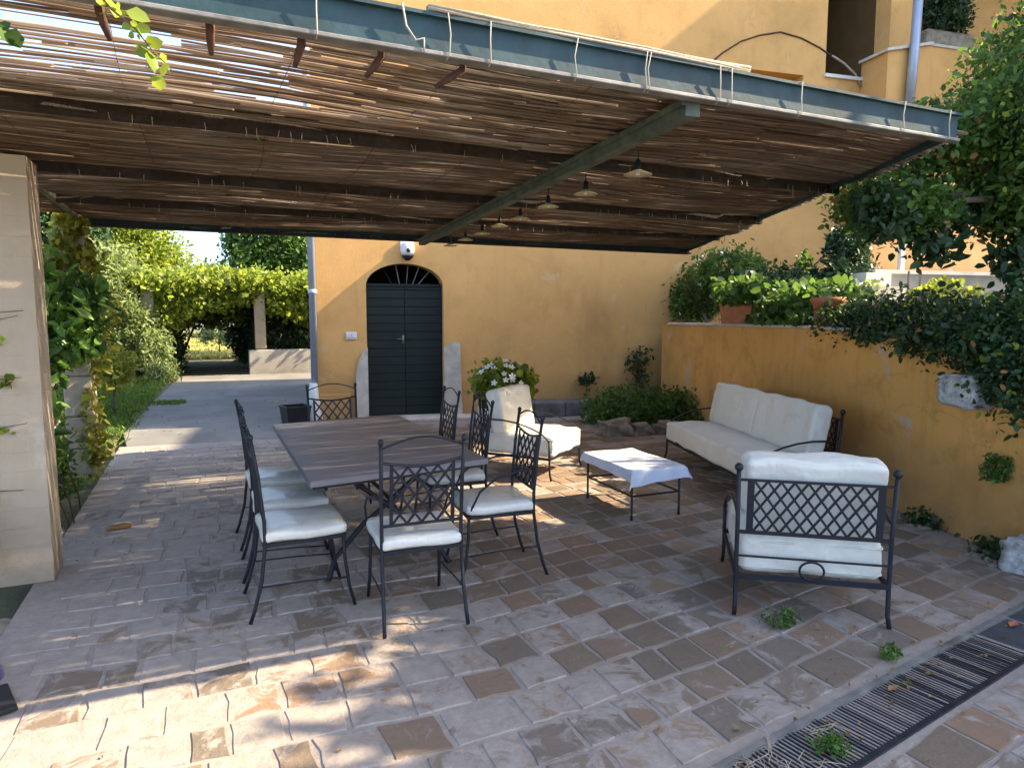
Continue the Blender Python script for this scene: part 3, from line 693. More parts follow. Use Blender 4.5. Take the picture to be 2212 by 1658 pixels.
for nm_, Y, z0, z1, th, mt in (('purlin', 3.94, 2.62, 2.685, .06, 'old_wood'), ('purlin', 5.5, 2.615, 2.68, .06, 'old_wood'), ('purlin', 6.9, 2.62, 2.68, .06, 'old_wood')):
    mb = MB(); K = 22; x0, x1 = -1.12, xr(Y)-.03; vs = []
    for i in range(K+1):
        X_ = x0+(x1-x0)*i/K; w1 = random.uniform(-.006, .006); w2 = random.uniform(-.008, .008)
        vs += [(X_, Y-th/2+w1, z0+w2), (X_, Y+th/2+w1, z0-w2*.5), (X_, Y+th/2+w2, z1), (X_, Y-th/2+w2, z1)]
    fs = [(0, 1, 2, 3), (4*K+3, 4*K+2, 4*K+1, 4*K)]+[(4*i+j, 4*i+(j+1) % 4, 4*i+4+(j+1) % 4, 4*i+4+j) for i in range(K) for j in range(4)]
    mb.add(vs, fs); mb.build(nm_, mt, pg)
rb = MB().bb(-1.12, 6.72, 8.39, 8.41, 2.62, 2.80).build('rear_beam', 'beam_green', pg); MB().bb(-1.12, 6.72, 8.34, 8.46, 2.600, 2.6199).build('bottom_flange', 'old_wood', rb)
mb = MB(); a0 = Vector((2.03, 2.535, 2.548)); a1 = Vector((2.5, 8.33, 2.548)); d_ = (a1-a0).normalized()
mb.flat(a0+Vector((0, 0, .035)), a1+Vector((0, 0, .035)), .075, .07, (0, 0, 1)); mb.flat(a0+Vector((-.05, 0, .055)), a1+Vector((-.05, 0, .055)), .02, .025, (0, 0, 1)); mb.build('rafter', 'rafter_paint', pg)
MB().flat((3.83, 2.56, 2.69), (6.74, 8.5, 2.69), .05, .09, (0, 0, 1)).build('side_beam', 'beam_green', pg)
MB().flat((-1.14, 2.57, 2.68), (-1.14, 8.42, 2.68), .045, .09, (0, 0, 1)).build('side_beam', 'flange_steel', pg)
# reed mats
BAYS = [(2.57, 3.94), (3.94, 5.50), (5.50, 6.90), (6.90, 8.50)]
def sag(X, Y):
    for a_, b_ in BAYS:
        if a_ <= Y <= b_:
            t = (Y-a_)/(b_-a_); return -.062*np.sin(np.pi*t)*(.65+.35*np.sin(X*1.7+a_*2))
    return 0
def sparse(X, Y):                          # share of reeds missing here; some gaps are added to let sun through
    p = .035+.04*math.sin(X*1.9+Y*1.3)
    if Y < 4.0: p += .78*max(0, min(1, (1.25-X)/1.1))*max(0, min(1, (3.92-Y)/.45))
    if 4.1 < Y < 5.3 and -.6 < X < 1.35: p += .34*(1-abs(Y-4.7)/.6)
    for cx_, cy_, ax, ay, w in ((3.1, 6.55, .8, .5, .55), (2.9, 5.25, .7, .2, .6), (.6, 6.5, .8, .45, .62), (1.1, 7.8, .9, .45, .62), (.8, 3.3, 1.7, .5, .25), (3.6, 3.2, .6, .3, .25), (2.2, 4.4, .5, .2, .35), (4.6, 5.0, .5, .3, .3)):
        q = ((X-cx_)/ax)**2+((Y-cy_)/ay)**2
        if q < 1: p += w*(1-q)
    return min(max(p, 0), .85)
def reeds(Y0, Y1, layer, spacing, rad):
    V = []; F = []; A = []; Y = Y0
    while Y < Y1:
        X = -1.2-random.random()*.5 if Y < 8 else -1.1
        if Y < 4: X -= 1.3
        end = xr(Y)+random.uniform(-.04, .05); tone0 = random.gauss(.42, .14)
        while X < end-.1:
            L = min(random.uniform(.5, 1.9), end-X)
            Xm = X+L/2; p = sparse(Xm, Y)
            clus = .5+.5*math.sin(Y*31+layer*1.7+math.floor(Xm*1.3)*2.4)
            coh = .5+.62*mnoise.noise(Vector((Xm*1.1, Y*6.5, 3.3)))+.25*mnoise.noise(Vector((Xm*2.5, Y*17, 1.3)))
            u_ = random.random()/(.55+.9*clus) if Y < 3.94 and Xm < 1.5 else .8*coh+.2*random.random()
            if u_ > p:
                K = max(2, int(L/.35)); tone = tone0+random.gauss(0, .16); dy0 = random.gauss(0, .004); sl = random.gauss(0, .007); ph = random.uniform(0, 6)
                r_ = rad*(random.uniform(.65, 1.35) if layer == 0 else random.uniform(.85, 1.25)); o = len(V)
                for i in range(K+1):
                    x = X+L*i/K; y = Y+dy0+sl*(x-Xm)+.005*math.sin(x*2.3+ph)
                    z = 2.690+sag(x, min(max(Y, 2.58), 8.49))+layer*.012+.004*math.sin(x*3.7+ph*2)
                    V += [(x, y-r_, z), (x, y, z-r_*.8), (x, y+r_, z), (x, y, z+r_*.8)]; A += [tone]*4
                for i in range(K):
                    for j in range(4): F.append((o+4*i+j, o+4*i+4+j, o+4*i+4+(j+1) % 4, o+4*i+(j+1) % 4))
            X += L*random.uniform(.9, 1.0)
        Y += spacing*random.uniform(.75, 1.25)
    return V, F, A
def reed_obj(name, V, F, A, parent):
    me = bpy.data.meshes.new(name); me.from_pydata(V, [], F); at = me.attributes.new('var', 'FLOAT', 'POINT'); at.data.foreach_set('value', np.clip(np.array(A, np.float32), 0, 1))
    me.materials.append(M['reed']); me.shade_smooth(); o = bpy.data.objects.new(name, me); COL.objects.link(o); o.parent = parent; return o
for a_, b_ in BAYS:
    V = []; F = []; A = []
    for lay, spc, rad in ((0, .0105, .0048), (1, .0085, .0062)):
        v_, f_, t_ = reeds(a_, b_, lay, spc, rad); o = len(V); V += v_; F += [tuple(i+o for i in f) for f in f_]; A += t_
    reed_obj('reed_mat', V, F, A, pg)['kind'] = 'stuff'
# single loose reeds hanging under the front bay
for i in range(90):
    Y = 2.6+1.25*(i/90)+random.uniform(-.01, .01); X = random.uniform(-1.6, 2.2); L = random.uniform(.6, 1.6)
    V = []; F = []; A = []; K = 4; r_ = random.uniform(.005, .009); tone = random.uniform(.35, 1); ph = random.uniform(0, 6); o = 0
    for k in range(K+1):
        x = X+L*k/K; y = Y+random.uniform(-.006, .006); z = 2.678+sag(x, Y)+.006*math.sin(x*4+ph)
        V += [(x, y-r_, z), (x, y, z-r_*.8), (x, y+r_, z), (x, y, z+r_*.8)]; A += [tone]*4
    for k in range(K):
        for j in range(4): F.append((4*k+j, 4*k+4+j, 4*k+4+(j+1) % 4, 4*k+(j+1) % 4))
    reed_obj('reed', V, F, A, pg)
# thick pale bundle lying along the top of the front beam and twine lines across the mats
mb = MB(); 
for k in range(9):
    mb.tube([(x, 2.475+.012*(k % 3)+random.uniform(-.005, .005), 2.762+.007*(k//3)+random.uniform(-.003, .003)) for x in np.linspace(.78, 2.3, 9)], .006, 5)
mb.build('reed_bundle', 'twig', pg, True)
V = []
mb = MB()
for Yb in (2.57, 3.94, 5.5, 6.9, 8.4):
    for k in range(34):
        X = random.uniform(-1.0, xr(Yb)-.1); L = random.expovariate(1/.018)+.004; z = 2.69 if Yb < 3 else 2.64
        mb.tube([(X, Yb-.035, z), (X+random.uniform(-.01, .01), Yb-.037+random.uniform(-.008, .008), z-.03-L*.5), (X+random.uniform(-.015, .015), Yb-.035, z-.03-L)], .0022, 3)
o = mb.build('straw_fringe', 'twig', pg); o['kind'] = 'stuff'
for X in np.arange(-.9, 6.0, .62):
    ys = [y for y in np.linspace(2.5, 8.45, 34) if X < xr(y)-.05]
    if len(ys) > 2: MB().tube([(X+.015*math.sin(y*3), y, 2.683+float(sag(X, min(max(y, 2.58), 8.49)))) for y in ys], .0016, 3).build('wire', 'rust', pg)
# pendant lamps hung along the rafter
lamp = thing('pendant_lamp', 'pendant lamp', 'lamp', (0, 0, 0), 0, 'pendant lamps along the rafter')
MB().tube([(0, 0, 0), (0, 0, -.05)], .004, 5).build('cord', 'black_iron', lamp)
MB().lathe([(.008, -.05), (.015, -.06), (.019, -.10), (.021, -.115)], 10).build('socket', 'black_iron', lamp, True)
MB().lathe([(.021, -.1155), (.045, -.127), (.088, -.145), (.089, -.148), (.045, -.132), (.021, -.121)], 20).build('shade', 'lamp_shade', lamp, True)
MB().ball((0, 0, -.137), .016, 8).build('bulb', 'pale_plastic', lamp, True)
index_kids()
LPOS = [(2.13, 3.10), (2.16, 3.70), (2.20, 4.28), (2.25, 4.85), (2.29, 5.35), (2.33, 5.85), (2.37, 6.40), (2.42, 7.0)]
nn = ['nearest to the front beam', 'second from the front beam', 'third from the front beam', 'fourth from the front beam', 'fifth from the front beam', 'third from the rear beam', 'second from the rear beam', 'nearest to the rear beam']
for i, (X, Y) in enumerate(LPOS):
    o = lamp if i == 0 else copy_tree(lamp)
    o.location = (X, Y, 2.54+random.uniform(-.015, .0)); o.scale = (.85, .85, .85); o['label'] = 'small pendant lamp with flat shade hung beside the rafter, '+nn[i]
lamp.location = (LPOS[0][0], LPOS[0][1], 2.53)

# pillars
pi1 = thing('pillar', 'tall beige plastered pillar with faint joints, nearest at the left edge', 'pillar', (-1.11, 5.08, 0), 0)
z_ = .004
while z_ < 2.60:
    h_ = min(.118, 2.60-z_); j1 = random.uniform(-.0006, .0006)
    MB().box((j1, random.uniform(-.0006, .0006), z_+h_/2), (.34, .30, h_-.0008)).build('facing_course', 'pillar_plaster', pi1); z_ += h_
MB().box((0, 0, 1.30), (.325, .285, 2.58)).build('core', 'pillar_plaster', pi1)
pi2 = thing('pillar', 'old stone pillar half covered by climbing ivy at the rear left corner', 'pillar', (-1.24, 8.32, 0), 0)
z_ = 0; i = 0
while z_ < 2.6:
    h_ = min(random.choice([.28, .34, .42]), 2.6-z_); MB().box((random.uniform(-.006, .006), random.uniform(-.006, .006), z_+h_/2), (.26, .26, h_-.006), random.uniform(-.02, .02)).build('stone', 'old_stone', pi2, bevel=.012); z_ += h_

# ------------------------------------------------------------------ FURNITURE
def frot(fx, fy): return math.atan2(fx, -fy)
def lattice(mb, x0, x1, z0, z1, y, nx, w=.011, t=.006, yf=None, nrow=None):
    yf = yf or (lambda z: y)
    step = (x1-x0)/nx; H_ = z1-z0; nrow = nrow or max(1, round(H_/(step*1.15))); run = H_*step/(H_/nrow)
    run = step*nrow
    for s_ in (-1, 1):
        k = -nrow
        while k <= nx+nrow:
            xa = x0+k*step; pts = []
            # line from (xa,z0) to (xa+s*run,z1), clipped to the panel
            t0, t1 = 0.0, 1.0; dx = s_*run
            for lim, sign in ((x0, 1), (x1, -1)):
                v0 = sign*(xa-lim); dv = sign*dx
                if abs(dv) < 1e-9:
                    continue
                tt = -v0/dv
                if dv > 0: t0 = max(t0, tt)
                else: t1 = min(t1, tt)
            if t1-t0 > .02:
                za, zb = z0+H_*t0, z0+H_*t1
                mb.flat((xa+dx*t0, yf(za)+s_*t*.5, za), (xa+dx*t1, yf(zb)+s_*t*.5, zb), w, t)
            k += 1
def make_chair(label, arms=False):
    t = thing('dining_chair', label, 'chair', (0, 0, 0), 0, 'wrought iron dining chairs around the table')
    for s_ in (-1, 1):
        pts = [(s_*.225, .30, 0), (s_*.222, .275, .07), (s_*.218, .235, .22), (s_*.215, .21, .42), (s_*.215, .212, .55), (s_*.217, .235, .80), (s_*.22, .265, 1.0)]
        l_ = MB(); l_.tube(pts, .0105, 7); l_.build('rear_leg', 'iron', t, True)
        MB().lathe([(.0105, 0), (.015, .008), (.015, .02), (.008, .03), (.0001, .032)], 8, (s_*.22, .266, .998)).build('finial', 'iron', t, True)
        MB().tube([(s_*.215, -.265, 0), (s_*.21, -.235, .12), (s_*.205, -.215, .28), (s_*.203, -.21, .42)], .0100, 7).build('front_leg', 'iron', t, True)
        MB().tube([(s_*.212, -.225, .17), (s_*.214, 0, .185), (s_*.219, .245, .19)], .005, 5).build('side_stretcher', 'iron', t, True)
        if arms: MB().tube([(s_*.217, .23, .70), (s_*.235, .1, .69), (s_*.245, -.05, .655), (s_*.242, -.15, .58), (s_*.225, -.20, .47), (s_*.205, -.212, .41)], .007, 6).build('armrest', 'iron', t, True)
    mb = MB(); mb.bb(-.215, .215, -.222, -.204, .405, .425); mb.bb(-.215, .215, .204, .222, .405, .425); mb.bb(-.222, -.204, -.203, .203, .405, .425); mb.bb(.204, .222, -.203, .203, .405, .425)
    mb.bb(-.203, .203, -.01, .01, .408, .42); mb.build('seat_frame', 'iron', t)
    mb = MB(); mb.tube([(-.22+.44*i/12, .258+.006*math.sin(math.pi*i/12), .975+.055*math.sin(math.pi*i/12)) for i in range(13)], .0055, 6); mb.build('top_bow', 'iron', t, True)
    yf = lambda z: .212+max(0, z-.55)*.115
    mb = MB()
    mb.tube([(-.217+.434*i/10, yf(.90)-.002, .905-.030*math.sin(math.pi*i/10)) for i in range(11)], .008, 6); mb.flat((-.215, yf(.56), .56), (.215, yf(.56), .56), .014, .012)
    for s_ in (-1, 1): mb.flat((s_*.165, yf(.56), .56), (s_*.165, yf(.88), .885), .018, .008)
    lattice(mb, -.16, .16, .565, .872, 0, 4, .013, .006, yf); mb.build('lattice_back', 'iron', t)
    MB().cushion((0, -.005, .456), (.45, .455, .065), .024, .014, 10).build('seat_cushion', 'seat_vinyl', t, True)
    return t
ch = make_chair('x'); cha = make_chair('x', True); index_kids()
tbl = 'at the long brown table'
spots = [(ch, .445, 4.00, (1, .02), 'left side dining chair nearest the camera, backrest edge-on '+tbl),
         (ch, .45, 4.60, (1, -.03), 'middle iron dining chair of the left row '+tbl),
         (ch, .45, 5.26, (1, .03), 'left row dining chair nearest the driveway '+tbl),
         (cha, 1.655, 4.00, (-1, .10), 'right side armed dining chair nearest the camera '+tbl),
         (ch, 1.66, 4.84, (-1, .06), 'middle iron dining chair of the right row '+tbl),
         (ch, 1.66, 5.58, (-1, .04), 'right row dining chair nearest the green door '+tbl),
         (cha, 1.01, 3.60, (.05, 1), 'head chair with lattice back turned to the camera at the near table end'),
         (ch, 1.04, 6.12, (.03, -1), 'head chair at the far table end in front of the house corner')]
used = set()
for src, X, Y, f_, lab in spots:
    o = src if src.name not in used else copy_tree(src); used.add(src.name)
    o.location = (X, Y, .007); o.rotation_euler = (0, 0, frot(*f_)); o['label'] = lab

# dining table
dt = thing('dining_table', 'long matt brown metal dining table with crossed curved legs', 'table', (1.03, 4.93, .007), 0)
cor = [(-.55, -1.17), (.57, -1.0), (.55, 1.18), (-.56, 1.03)]
def slab(mb, z0, z1, k=1.0):
    mb.add([(x*k, y*k, z0) for x, y in cor]+[(x*k, y*k, z1) for x, y in cor], [(0, 1, 2, 3), (4, 5, 6, 7)]+[(i, (i+1) % 4, (i+1) % 4+4, i+4) for i in range(4)])
mb = MB(); slab(mb, .715, .748); mb.build('tabletop', 'table_metal', dt, bevel=.004)
mb = MB(); slab(mb, .690, .7145, .96); mb.build('apron', 'iron', dt)
for y_ in (-.62, .62):
    for s_ in (-1, 1):
        MB().tube([(s_*.40, y_+(-.10 if y_ < 0 else .10), .0), (s_*.34, y_, .10), (s_*.16, y_, .30), (0, y_, .42), (-s_*.12, y_, .52), (-s_*.34, y_, .69)], [.018, .016, .016, .016, .016, .016], 7).build('leg', 'iron', dt, True)
    mb = MB(); mb.bb(-.30, .30, y_-.02, y_+.02, .655, .6895); mb.build('cross_bar', 'iron', dt)
MB().tube([(0, -.62, .43), (0, 0, .36), (0, .62, .43)], .014, 7).build('stretcher', 'iron', dt, True)
for s_ in (-.10, .10): MB().tube([(s_, -.60, .60), (s_, .60, .60)], .012, 6).build('extension_rail', 'iron', dt, True)

# lounge seats
def lounge(name, label, cat, W, D, group, seats=1, rings_front=(), ring_back=True):
    t = thing(name, label, cat, (0, 0, 0), 0, group); hw = W/2; hd = D/2
    for s_ in (-1, 1):
        MB().tube([(s_*(hw+.005), hd+.03, 0), (s_*hw, hd+.01, .06), (s_*hw, hd, .22), (s_*hw, hd+.01, .5), (s_*(hw+.004), hd+.035, .82)], .0125, 8).build('rear_leg', 'iron', t, True)
        MB().ball((s_*(hw+.004), hd+.036, .835), .024, 10).build('ball_finial', 'iron', t, True)
        MB().tube([(s_*(hw+.005), -hd-.02, 0), (s_*hw, -hd, .07), (s_*hw, -hd+.005, .25), (s_*hw, -hd+.005, .40)], .0115, 8).build('front_leg', 'iron', t, True)
        pts = [(s_*hw, -hd+.005, .39)]+[(s_*hw, -hd+.03+(D-.05)*u, .40+.185*math.sin(math.pi*min(1, u*1.0+.0)*.62+.02)**.6 if u < .99 else .56) for u in (.02, .08, .18, .32, .5, .7, .88, 1.0)]
        MB().tube(pts, .009, 7).build('armrest', 'iron', t, True)
        MB().bb(s_*hw-.008, s_*hw+.008, -hd, hd, .205, .23).build('side_rail', 'iron', t)
    mb = MB(); mb.bb(-hw, hw, -hd-.008, -hd+.010, .205, .232)
    mb.build('front_rail', 'iron', t)
    for rx__ in rings_front:
        MB().tube([(rx__+.045*math.cos(q), -hd-.016, .29+.055*math.sin(q)) for q in np.linspace(0, 2*math.pi, 20)[:-1]], .006, 6, True).build('ring', 'iron', t, True)
    mb = MB(); yb = hd+.012
    mb.flat((-hw, yb, .222), (hw, yb, .222), .03, .014); mb.flat((-hw, yb, .335), (hw, yb, .335), .010, .010); mb.build('rear_rail', 'iron', t)
    if ring_back: MB().tube([(.062*math.cos(q), yb+.012, .279+.050*math.sin(q)) for q in np.linspace(0, 2*math.pi, 25)[:-1]], .0065, 6, True).build('ring', 'iron', t, True)
    yf = lambda z: hd+.010+max(0, z-.5)*.078
    mb = MB(); mb.flat((-hw, yf(.47), .47), (hw, yf(.47), .47), .020, .012); mb.flat((-hw, yf(.765), .765), (hw, yf(.765), .765), .014, .012)
    for s_ in (-1, 1): mb.flat((s_*(hw-.062), yf(.47), .47), (s_*(hw-.062), yf(.765), .765), .036, .009)
    lattice(mb, -hw+.08, hw-.08, .475, .760, 0, 9*(1 if seats == 1 else 3), .0125, .006, yf, 3); mb.build('lattice_back', 'iron', t)
    cw_ = (W-.05)
    MB().cushion((0, -.03, .335), (cw_, D-.02, .205), .035, .012, 34, wob=.006, seed=int(W*100), wr=.008).build('seat_cushion', 'cushion_cloth', t, True)
    def piping(w_, d_, z_, r_):
        out = []
        for sx, sy, a0 in ((1, 1, 0), (-1, 1, 90), (-1, -1, 180), (1, -1, 270)):
            for k in range(5): a = R(a0+k*22.5); out.append((sx*(w_/2-r_)+r_*math.cos(a), sy*(d_/2-r_)+r_*math.sin(a), z_))
        return out
    sc_ = [o for o in bpy.data.objects if o.name.startswith('seat_cushion') and o.parent == t][0]
    for zz_ in (.335+.073, .335-.073):
        MB().tube([(p[0], p[1]-.03, p[2]+.004*math.sin(p[0]*9+p[1]*7)) for p in piping(cw_+.010, D-.01, zz_, .035)], .0048, 5, True).build('piping', 'cushion_cloth', sc_, True)
    for i in range(seats):
        w1 = (cw_-.01)/seats; cx_ = -cw_/2+w1*(i+.5)
        MB().cushion((cx_, hd-.135, .648), (w1-.004, .165, .46), .035, .012, 30, Matrix.Rotation(R(-11), 4, 'X'), .006, i+int(W*10), .009).build('back_cushion', 'cushion_cloth', t, True)
    return t
lg = 'white cushioned iron lounge seats'
f1 = Vector((.604, .797)); W_ = .775; D_ = .80
a = lounge('lounge_armchair', 'white cushioned iron armchair seen from behind with diamond lattice back', 'armchair', W_, D_, lg)
c0 = Vector((2.92, 2.555))+f1*.43; a.location = (c0.x, c0.y, .007); a.rotation_euler = (0, 0, frot(*f1))
f2 = Vector((.62, -.785)).normalized()
a = lounge('lounge_armchair', 'white cushioned iron armchair facing the low table in front of the flower pot', 'armchair', .80, .78, lg, 1, (.0,))
e1 = Vector((3.09, 5.95)); rt = Vector((-f2.y, f2.x)); c0 = e1+rt*.40-f2*.39; a.location = (c0.x, c0.y, .007); a.rotation_euler = (0, 0, frot(*f2))
SL = 2.18; fs_ = Vector((-.953, .303)); c0 = Vector((4.86, 6.39))+WD*(SL/2)-fs_*.37
a = lounge('lounge_sofa', 'long white cushioned iron sofa standing along the ochre garden wall', 'sofa', SL, .74, lg, 2, (-.72, -.42))
a.location = (c0.x, c0.y, .007); a.rotation_euler = (0, 0, frot(*fs_))
# coffee table under a bluish cloth
ct = thing('coffee_table', 'low iron coffee table with slim legs between the lounge seats', 'table', (3.33, 4.86, .007), R(-2))
for x_ in (-.23, .23):
    for y_ in (-.37, .37): MB().tube([(x_, y_, 0), (x_, y_, .04), (x_, y_, .40)], [.013, .010, .010], 7).build('leg', 'iron', ct, True)
for y_ in (-.37, .37): MB().bb(-.23, .23, y_-.006, y_+.006, .19, .205).build('stretcher', 'iron', ct)
for x_ in (-.23, .23): MB().bb(x_-.006, x_+.006, -.363, .363, .19, .205).build('stretcher', 'iron', ct)
MB().bb(-.25, .25, -.40, .40, .395, .415).build('tabletop', 'iron', ct)
mb = MB(); nx_, ny_ = 34, 46; V = []; F = []
for j in range(ny_+1):
    for i in range(nx_+1):
        u = -.345+.69*i/nx_+.02*(j/ny_-.5); v_ = -.50+1.0*j/ny_-.05*(1-i/nx_)
        ax, ay = .262, .412
        ox = max(0, abs(u)-ax); oy = max(0, abs(v_)-ay)
        x = max(-ax, min(ax, u)); y = max(-ay, min(ay, v_)); dr_ = max(ox, oy)+.25*min(ox, oy)
        z = .421-dr_+.003*math.sin(u*14+v_*9)
        fl = .06*dr_+.007*math.sin((u if oy > ox else v_)*26)*min(1, dr_/.1)
        if ox > 0: x += math.copysign(fl+.004+min(ox, oy)*.35, u)
        if oy > 0: y += math.copysign(fl+.004+min(ox, oy)*.35, v_)
        V.append((x, y, z)); 
for j in range(ny_):
    for i in range(nx_): F.append((j*(nx_+1)+i, j*(nx_+1)+i+1, (j+1)*(nx_+1)+i+1, (j+1)*(nx_+1)+i))
mb.add(V, F); tcl = tag(mb.build('tablecloth', 'table_cloth', None, True), 'pale bluish cloth draped over the low coffee table', 'tablecloth'); tcl.location = (3.33, 4.86, .007); tcl.rotation_euler = (0, 0, R(-2))

# pots, stones, small things
fp = thing('flower_pot', 'pale grey pot holding the white flowering plant behind the armchair', 'pot', (3.55, 8.35, .007))
MB().lathe([(.17, 0), (.20, .02), (.25, .36), (.28, .38), (.28, .44), (.245, .44), (.235, .40), (.001, .40)], 20).build('pot_body', 'white_masonry', fp, True)
t = plant('flowering_plant', 'bushy white flowering plant with bright green leaves in the pale pot', 'plant', [(3.60, 8.35, .80, .34, .32, .24), (3.45, 8.3, .70, .24, .26, .18), (3.80, 8.3, .72, .24, .26, .17)], 3000, .08, 'leaf_lime', (3.55, 8.35, .41), .015, 40, .24, .6, None, 0, .75)
for i in range(34):
    th = random.uniform(0, 6.3); ph = random.uniform(.1, 1.5); r_ = 1.06
    c_ = Vector((.06+.36*r_*math.sin(ph)*math.cos(th), -.06+.36*r_*math.sin(ph)*math.sin(th), .36+.28*r_*math.cos(ph)))
    n_ = Vector((math.sin(ph)*math.cos(th), math.sin(ph)*math.sin(th)-.3, math.cos(ph)+.3)).normalized(); u_ = n_.orthogonal().normalized(); v_ = n_.cross(u_); mb = MB(); r0 = random.uniform(.035, .055)
    for k in range(5):
        q0 = 2*math.pi*k/5; e = lambda a, r, h: c_+(u_*math.cos(a)+v_*math.sin(a))*r+n_*h
        mb.add([c_, e(q0-.5, r0*.7, .012), e(q0, r0*1.15, .018), e(q0+.5, r0*.7, .012)], [(0, 1, 2, 3)])
    mb.build('flower', 'petal', t)
bp = thing('planter_pot', 'black plastic planter pot standing at the house corner', 'pot', (1.15, 10.45, .0), .2); bp.scale = (.86, .86, .86)
mb = MB(); mb.add([(-.17, -.17, 0), (.17, -.17, 0), (.17, .17, 0), (-.17, .17, 0), (-.21, -.21, .38), (.21, -.21, .38), (.21, .21, .38), (-.21, .21, .38)], [(3, 2, 1, 0), (0, 1, 5, 4), (1, 2, 6, 5), (2, 3, 7, 6), (3, 0, 4, 7)]); mb.build('tub', 'black_plastic', bp)
MB().bb(-.19, .19, -.19, .19, .33, .34).build('soil_bed', 'soil', bp)
mb = MB()
for s0, s1, t0, t1 in ((-.22, .22, -.22, -.195), (-.22, .22, .195, .22), (-.22, -.195, -.195, .195), (.195, .22, -.195, .195)): mb.bb(s0, s1, t0, t1, .37, .40)
mb.build('rim', 'black_plastic', bp)
pu = thing('glazed_jar', 'purple glazed round jar cut by the left picture edge', 'jar', (-1.075, 3.66, -.118)); MB().lathe([(.06, 0), (.13, .03), (.155, .13), (.13, .24), (.07, .29), (.085, .32), (.07, .32), (.055, .29), (.001, .28)], 20).build('jar_body', 'purple_glaze', pu, True)
mt = MB().box((0, 0, .012), (.40, .26, .018), .35).build('door_mat', 'black_plastic', None, bevel=.004); mt.location = (-1.02, 3.36, .006); tag(mt, 'black flat mat lying at the left edge of the paving', 'mat')

# terracotta planters on the garden wall
pl = thing('terracotta_planter', 'square terracotta planter on the wall coping under pale green foliage', 'planter', (6.52, 6.95, 1.565), math.atan2(WD.y, WD.x)+.55)
mb = MB(); mb.add([(-.22, -.22, 0), (.22, -.22, 0), (.22, .22, 0), (-.22, .22, 0), (-.245, -.245, .27), (.245, -.245, .27), (.245, .245, .27), (-.245, .245, .27)], [(3, 2, 1, 0), (0, 1, 5, 4), (1, 2, 6, 5), (2, 3, 7, 6), (3, 0, 4, 7)]); mb.build('tub', 'terracotta', pl)
MB().bb(-.225, .225, -.225, .225, .235, .245).build('soil_bed', 'soil', pl)
pl2 = thing('terracotta_pot', 'round terracotta pot half hidden by big leaves on the garden wall', 'pot', (5.80, 5.02, 1.55))
MB().lathe([(.11, 0), (.15, .24), (.165, .25), (.165, .30), (.14, .30), (.13, .26), (.001, .26)], 18).build('pot_body', 'terracotta', pl2, True)

# ------------------------------------------------------------------ VEGETATION on the right
def wp(x, y, k): p = wal(x, y, k); return (p.x, p.y, p.z)
def el(x, y, k, rx, ry, rz): p = wal(x, y, k); return (p.x, p.y, p.z, rx, ry, rz)
g_ = 'shrubs on the garden wall terrace'
plant('flowering_shrub', 'tall dark shrub with small white flowers at the corner of house and garden wall', 'shrub', [el(1505, 640, .7, .45, .5, .45), el(1570, 590, .9, .5, .5, .42), el(1620, 610, 1.0, .4, .4, .35), el(1500, 580, 1.0, .35, .4, .25)], 9000, .075, 'leaf_mid', wp(1540, 697, .7)[:2]+(1.36,), .03, 110, .2, .5, g_, 0, .5, 26, 'petal', .06)
plant('shrub', 'dark green spreading shrub behind the terracotta planters', 'shrub', [el(1680, 625, 1.1, .55, .6, .26), el(1740, 635, 1.1, .5, .5, .22), el(1800, 625, 1.0, .4, .4, .26)], 6500, .07, 'leaf_dark', wp(1700, 690, 1.0)[:2]+(1.36,), .03, 80, .2, .5, g_)
plant('shrub', 'upright dark shrub like a column beside the white steps', 'shrub', [el(1835, 560, 1.3, .28, .28, .40), el(1845, 620, 1.2, .33, .33, .36), el(1828, 515, 1.4, .2, .2, .22)], 5200, .06, 'leaf_dark', wp(1838, 690, 1.2)[:2]+(1.36,), .03, 70, .2, .5, g_)
plant('leafy_plant', 'broad leaved green plant spilling over the round terracotta pot', 'plant', [el(1745, 652, .35, .42, .5, .16), el(1700, 665, .35, .25, .3, .13), el(1800, 650, .45, .3, .3, .14)], 2600, .09, 'leaf_mid', wp(1760, 690, .4)[:2]+(1.56,), .012, 40, .24, .5, None, 0, .85)
plant('potted_plant', 'pale green leafy plant filling the square terracotta planter', 'plant', [(6.52, 6.95, 1.95, .40, .40, .13), (6.35, 6.6, 1.98, .22, .25, .13)], 1500, .085, 'leaf_mid', (6.52, 6.95, 1.80), .01, 30, .25, .5, None, 0, .9, 3)
plant('trailing_plant', 'low trailing plant with pale flowers between the two terracotta pots', 'plant', [el(1685, 690, .1, .2, .45, .10), el(1640, 690, .12, .15, .2, .09), el(1730, 700, .05, .15, .3, .09)], 1400, .06, 'leaf_mid', wp(1690, 706, .1)[:2]+(1.57,), .006, 40, .25, .5, None, 0, .7, 6)
plant('sapling', 'thin young sapling rising above the dark shrubs', 'sapling', [el(1742, 590, 1.1, .1, .1, .26)], 260, .08, 'leaf_mid', wp(1744, 650, 1.1)[:2]+(1.36,), .012, 16, .4, .4)
plant('flowering_bush', 'small sunlit bush with white flowers at the foot of the steps', 'bush', [el(1868, 650, .9, .16, .18, .2)], 700, .06, 'leaf_silver', wp(1868, 675, .9)[:2]+(1.36,), .012, 20, .25, .5, None, 0, .6, 10)
plant('lime_bush', 'bright yellow green bush in front of the grey concrete wall', 'bush', [el(2050, 655, 1.1, .34, .36, .14), el(2020, 645, 1.2, .2, .2, .12)], 1700, .06, 'leaf_lime', wp(2050, 672, 1.1)[:2]+(1.36,), .012, 30, .25, .5)
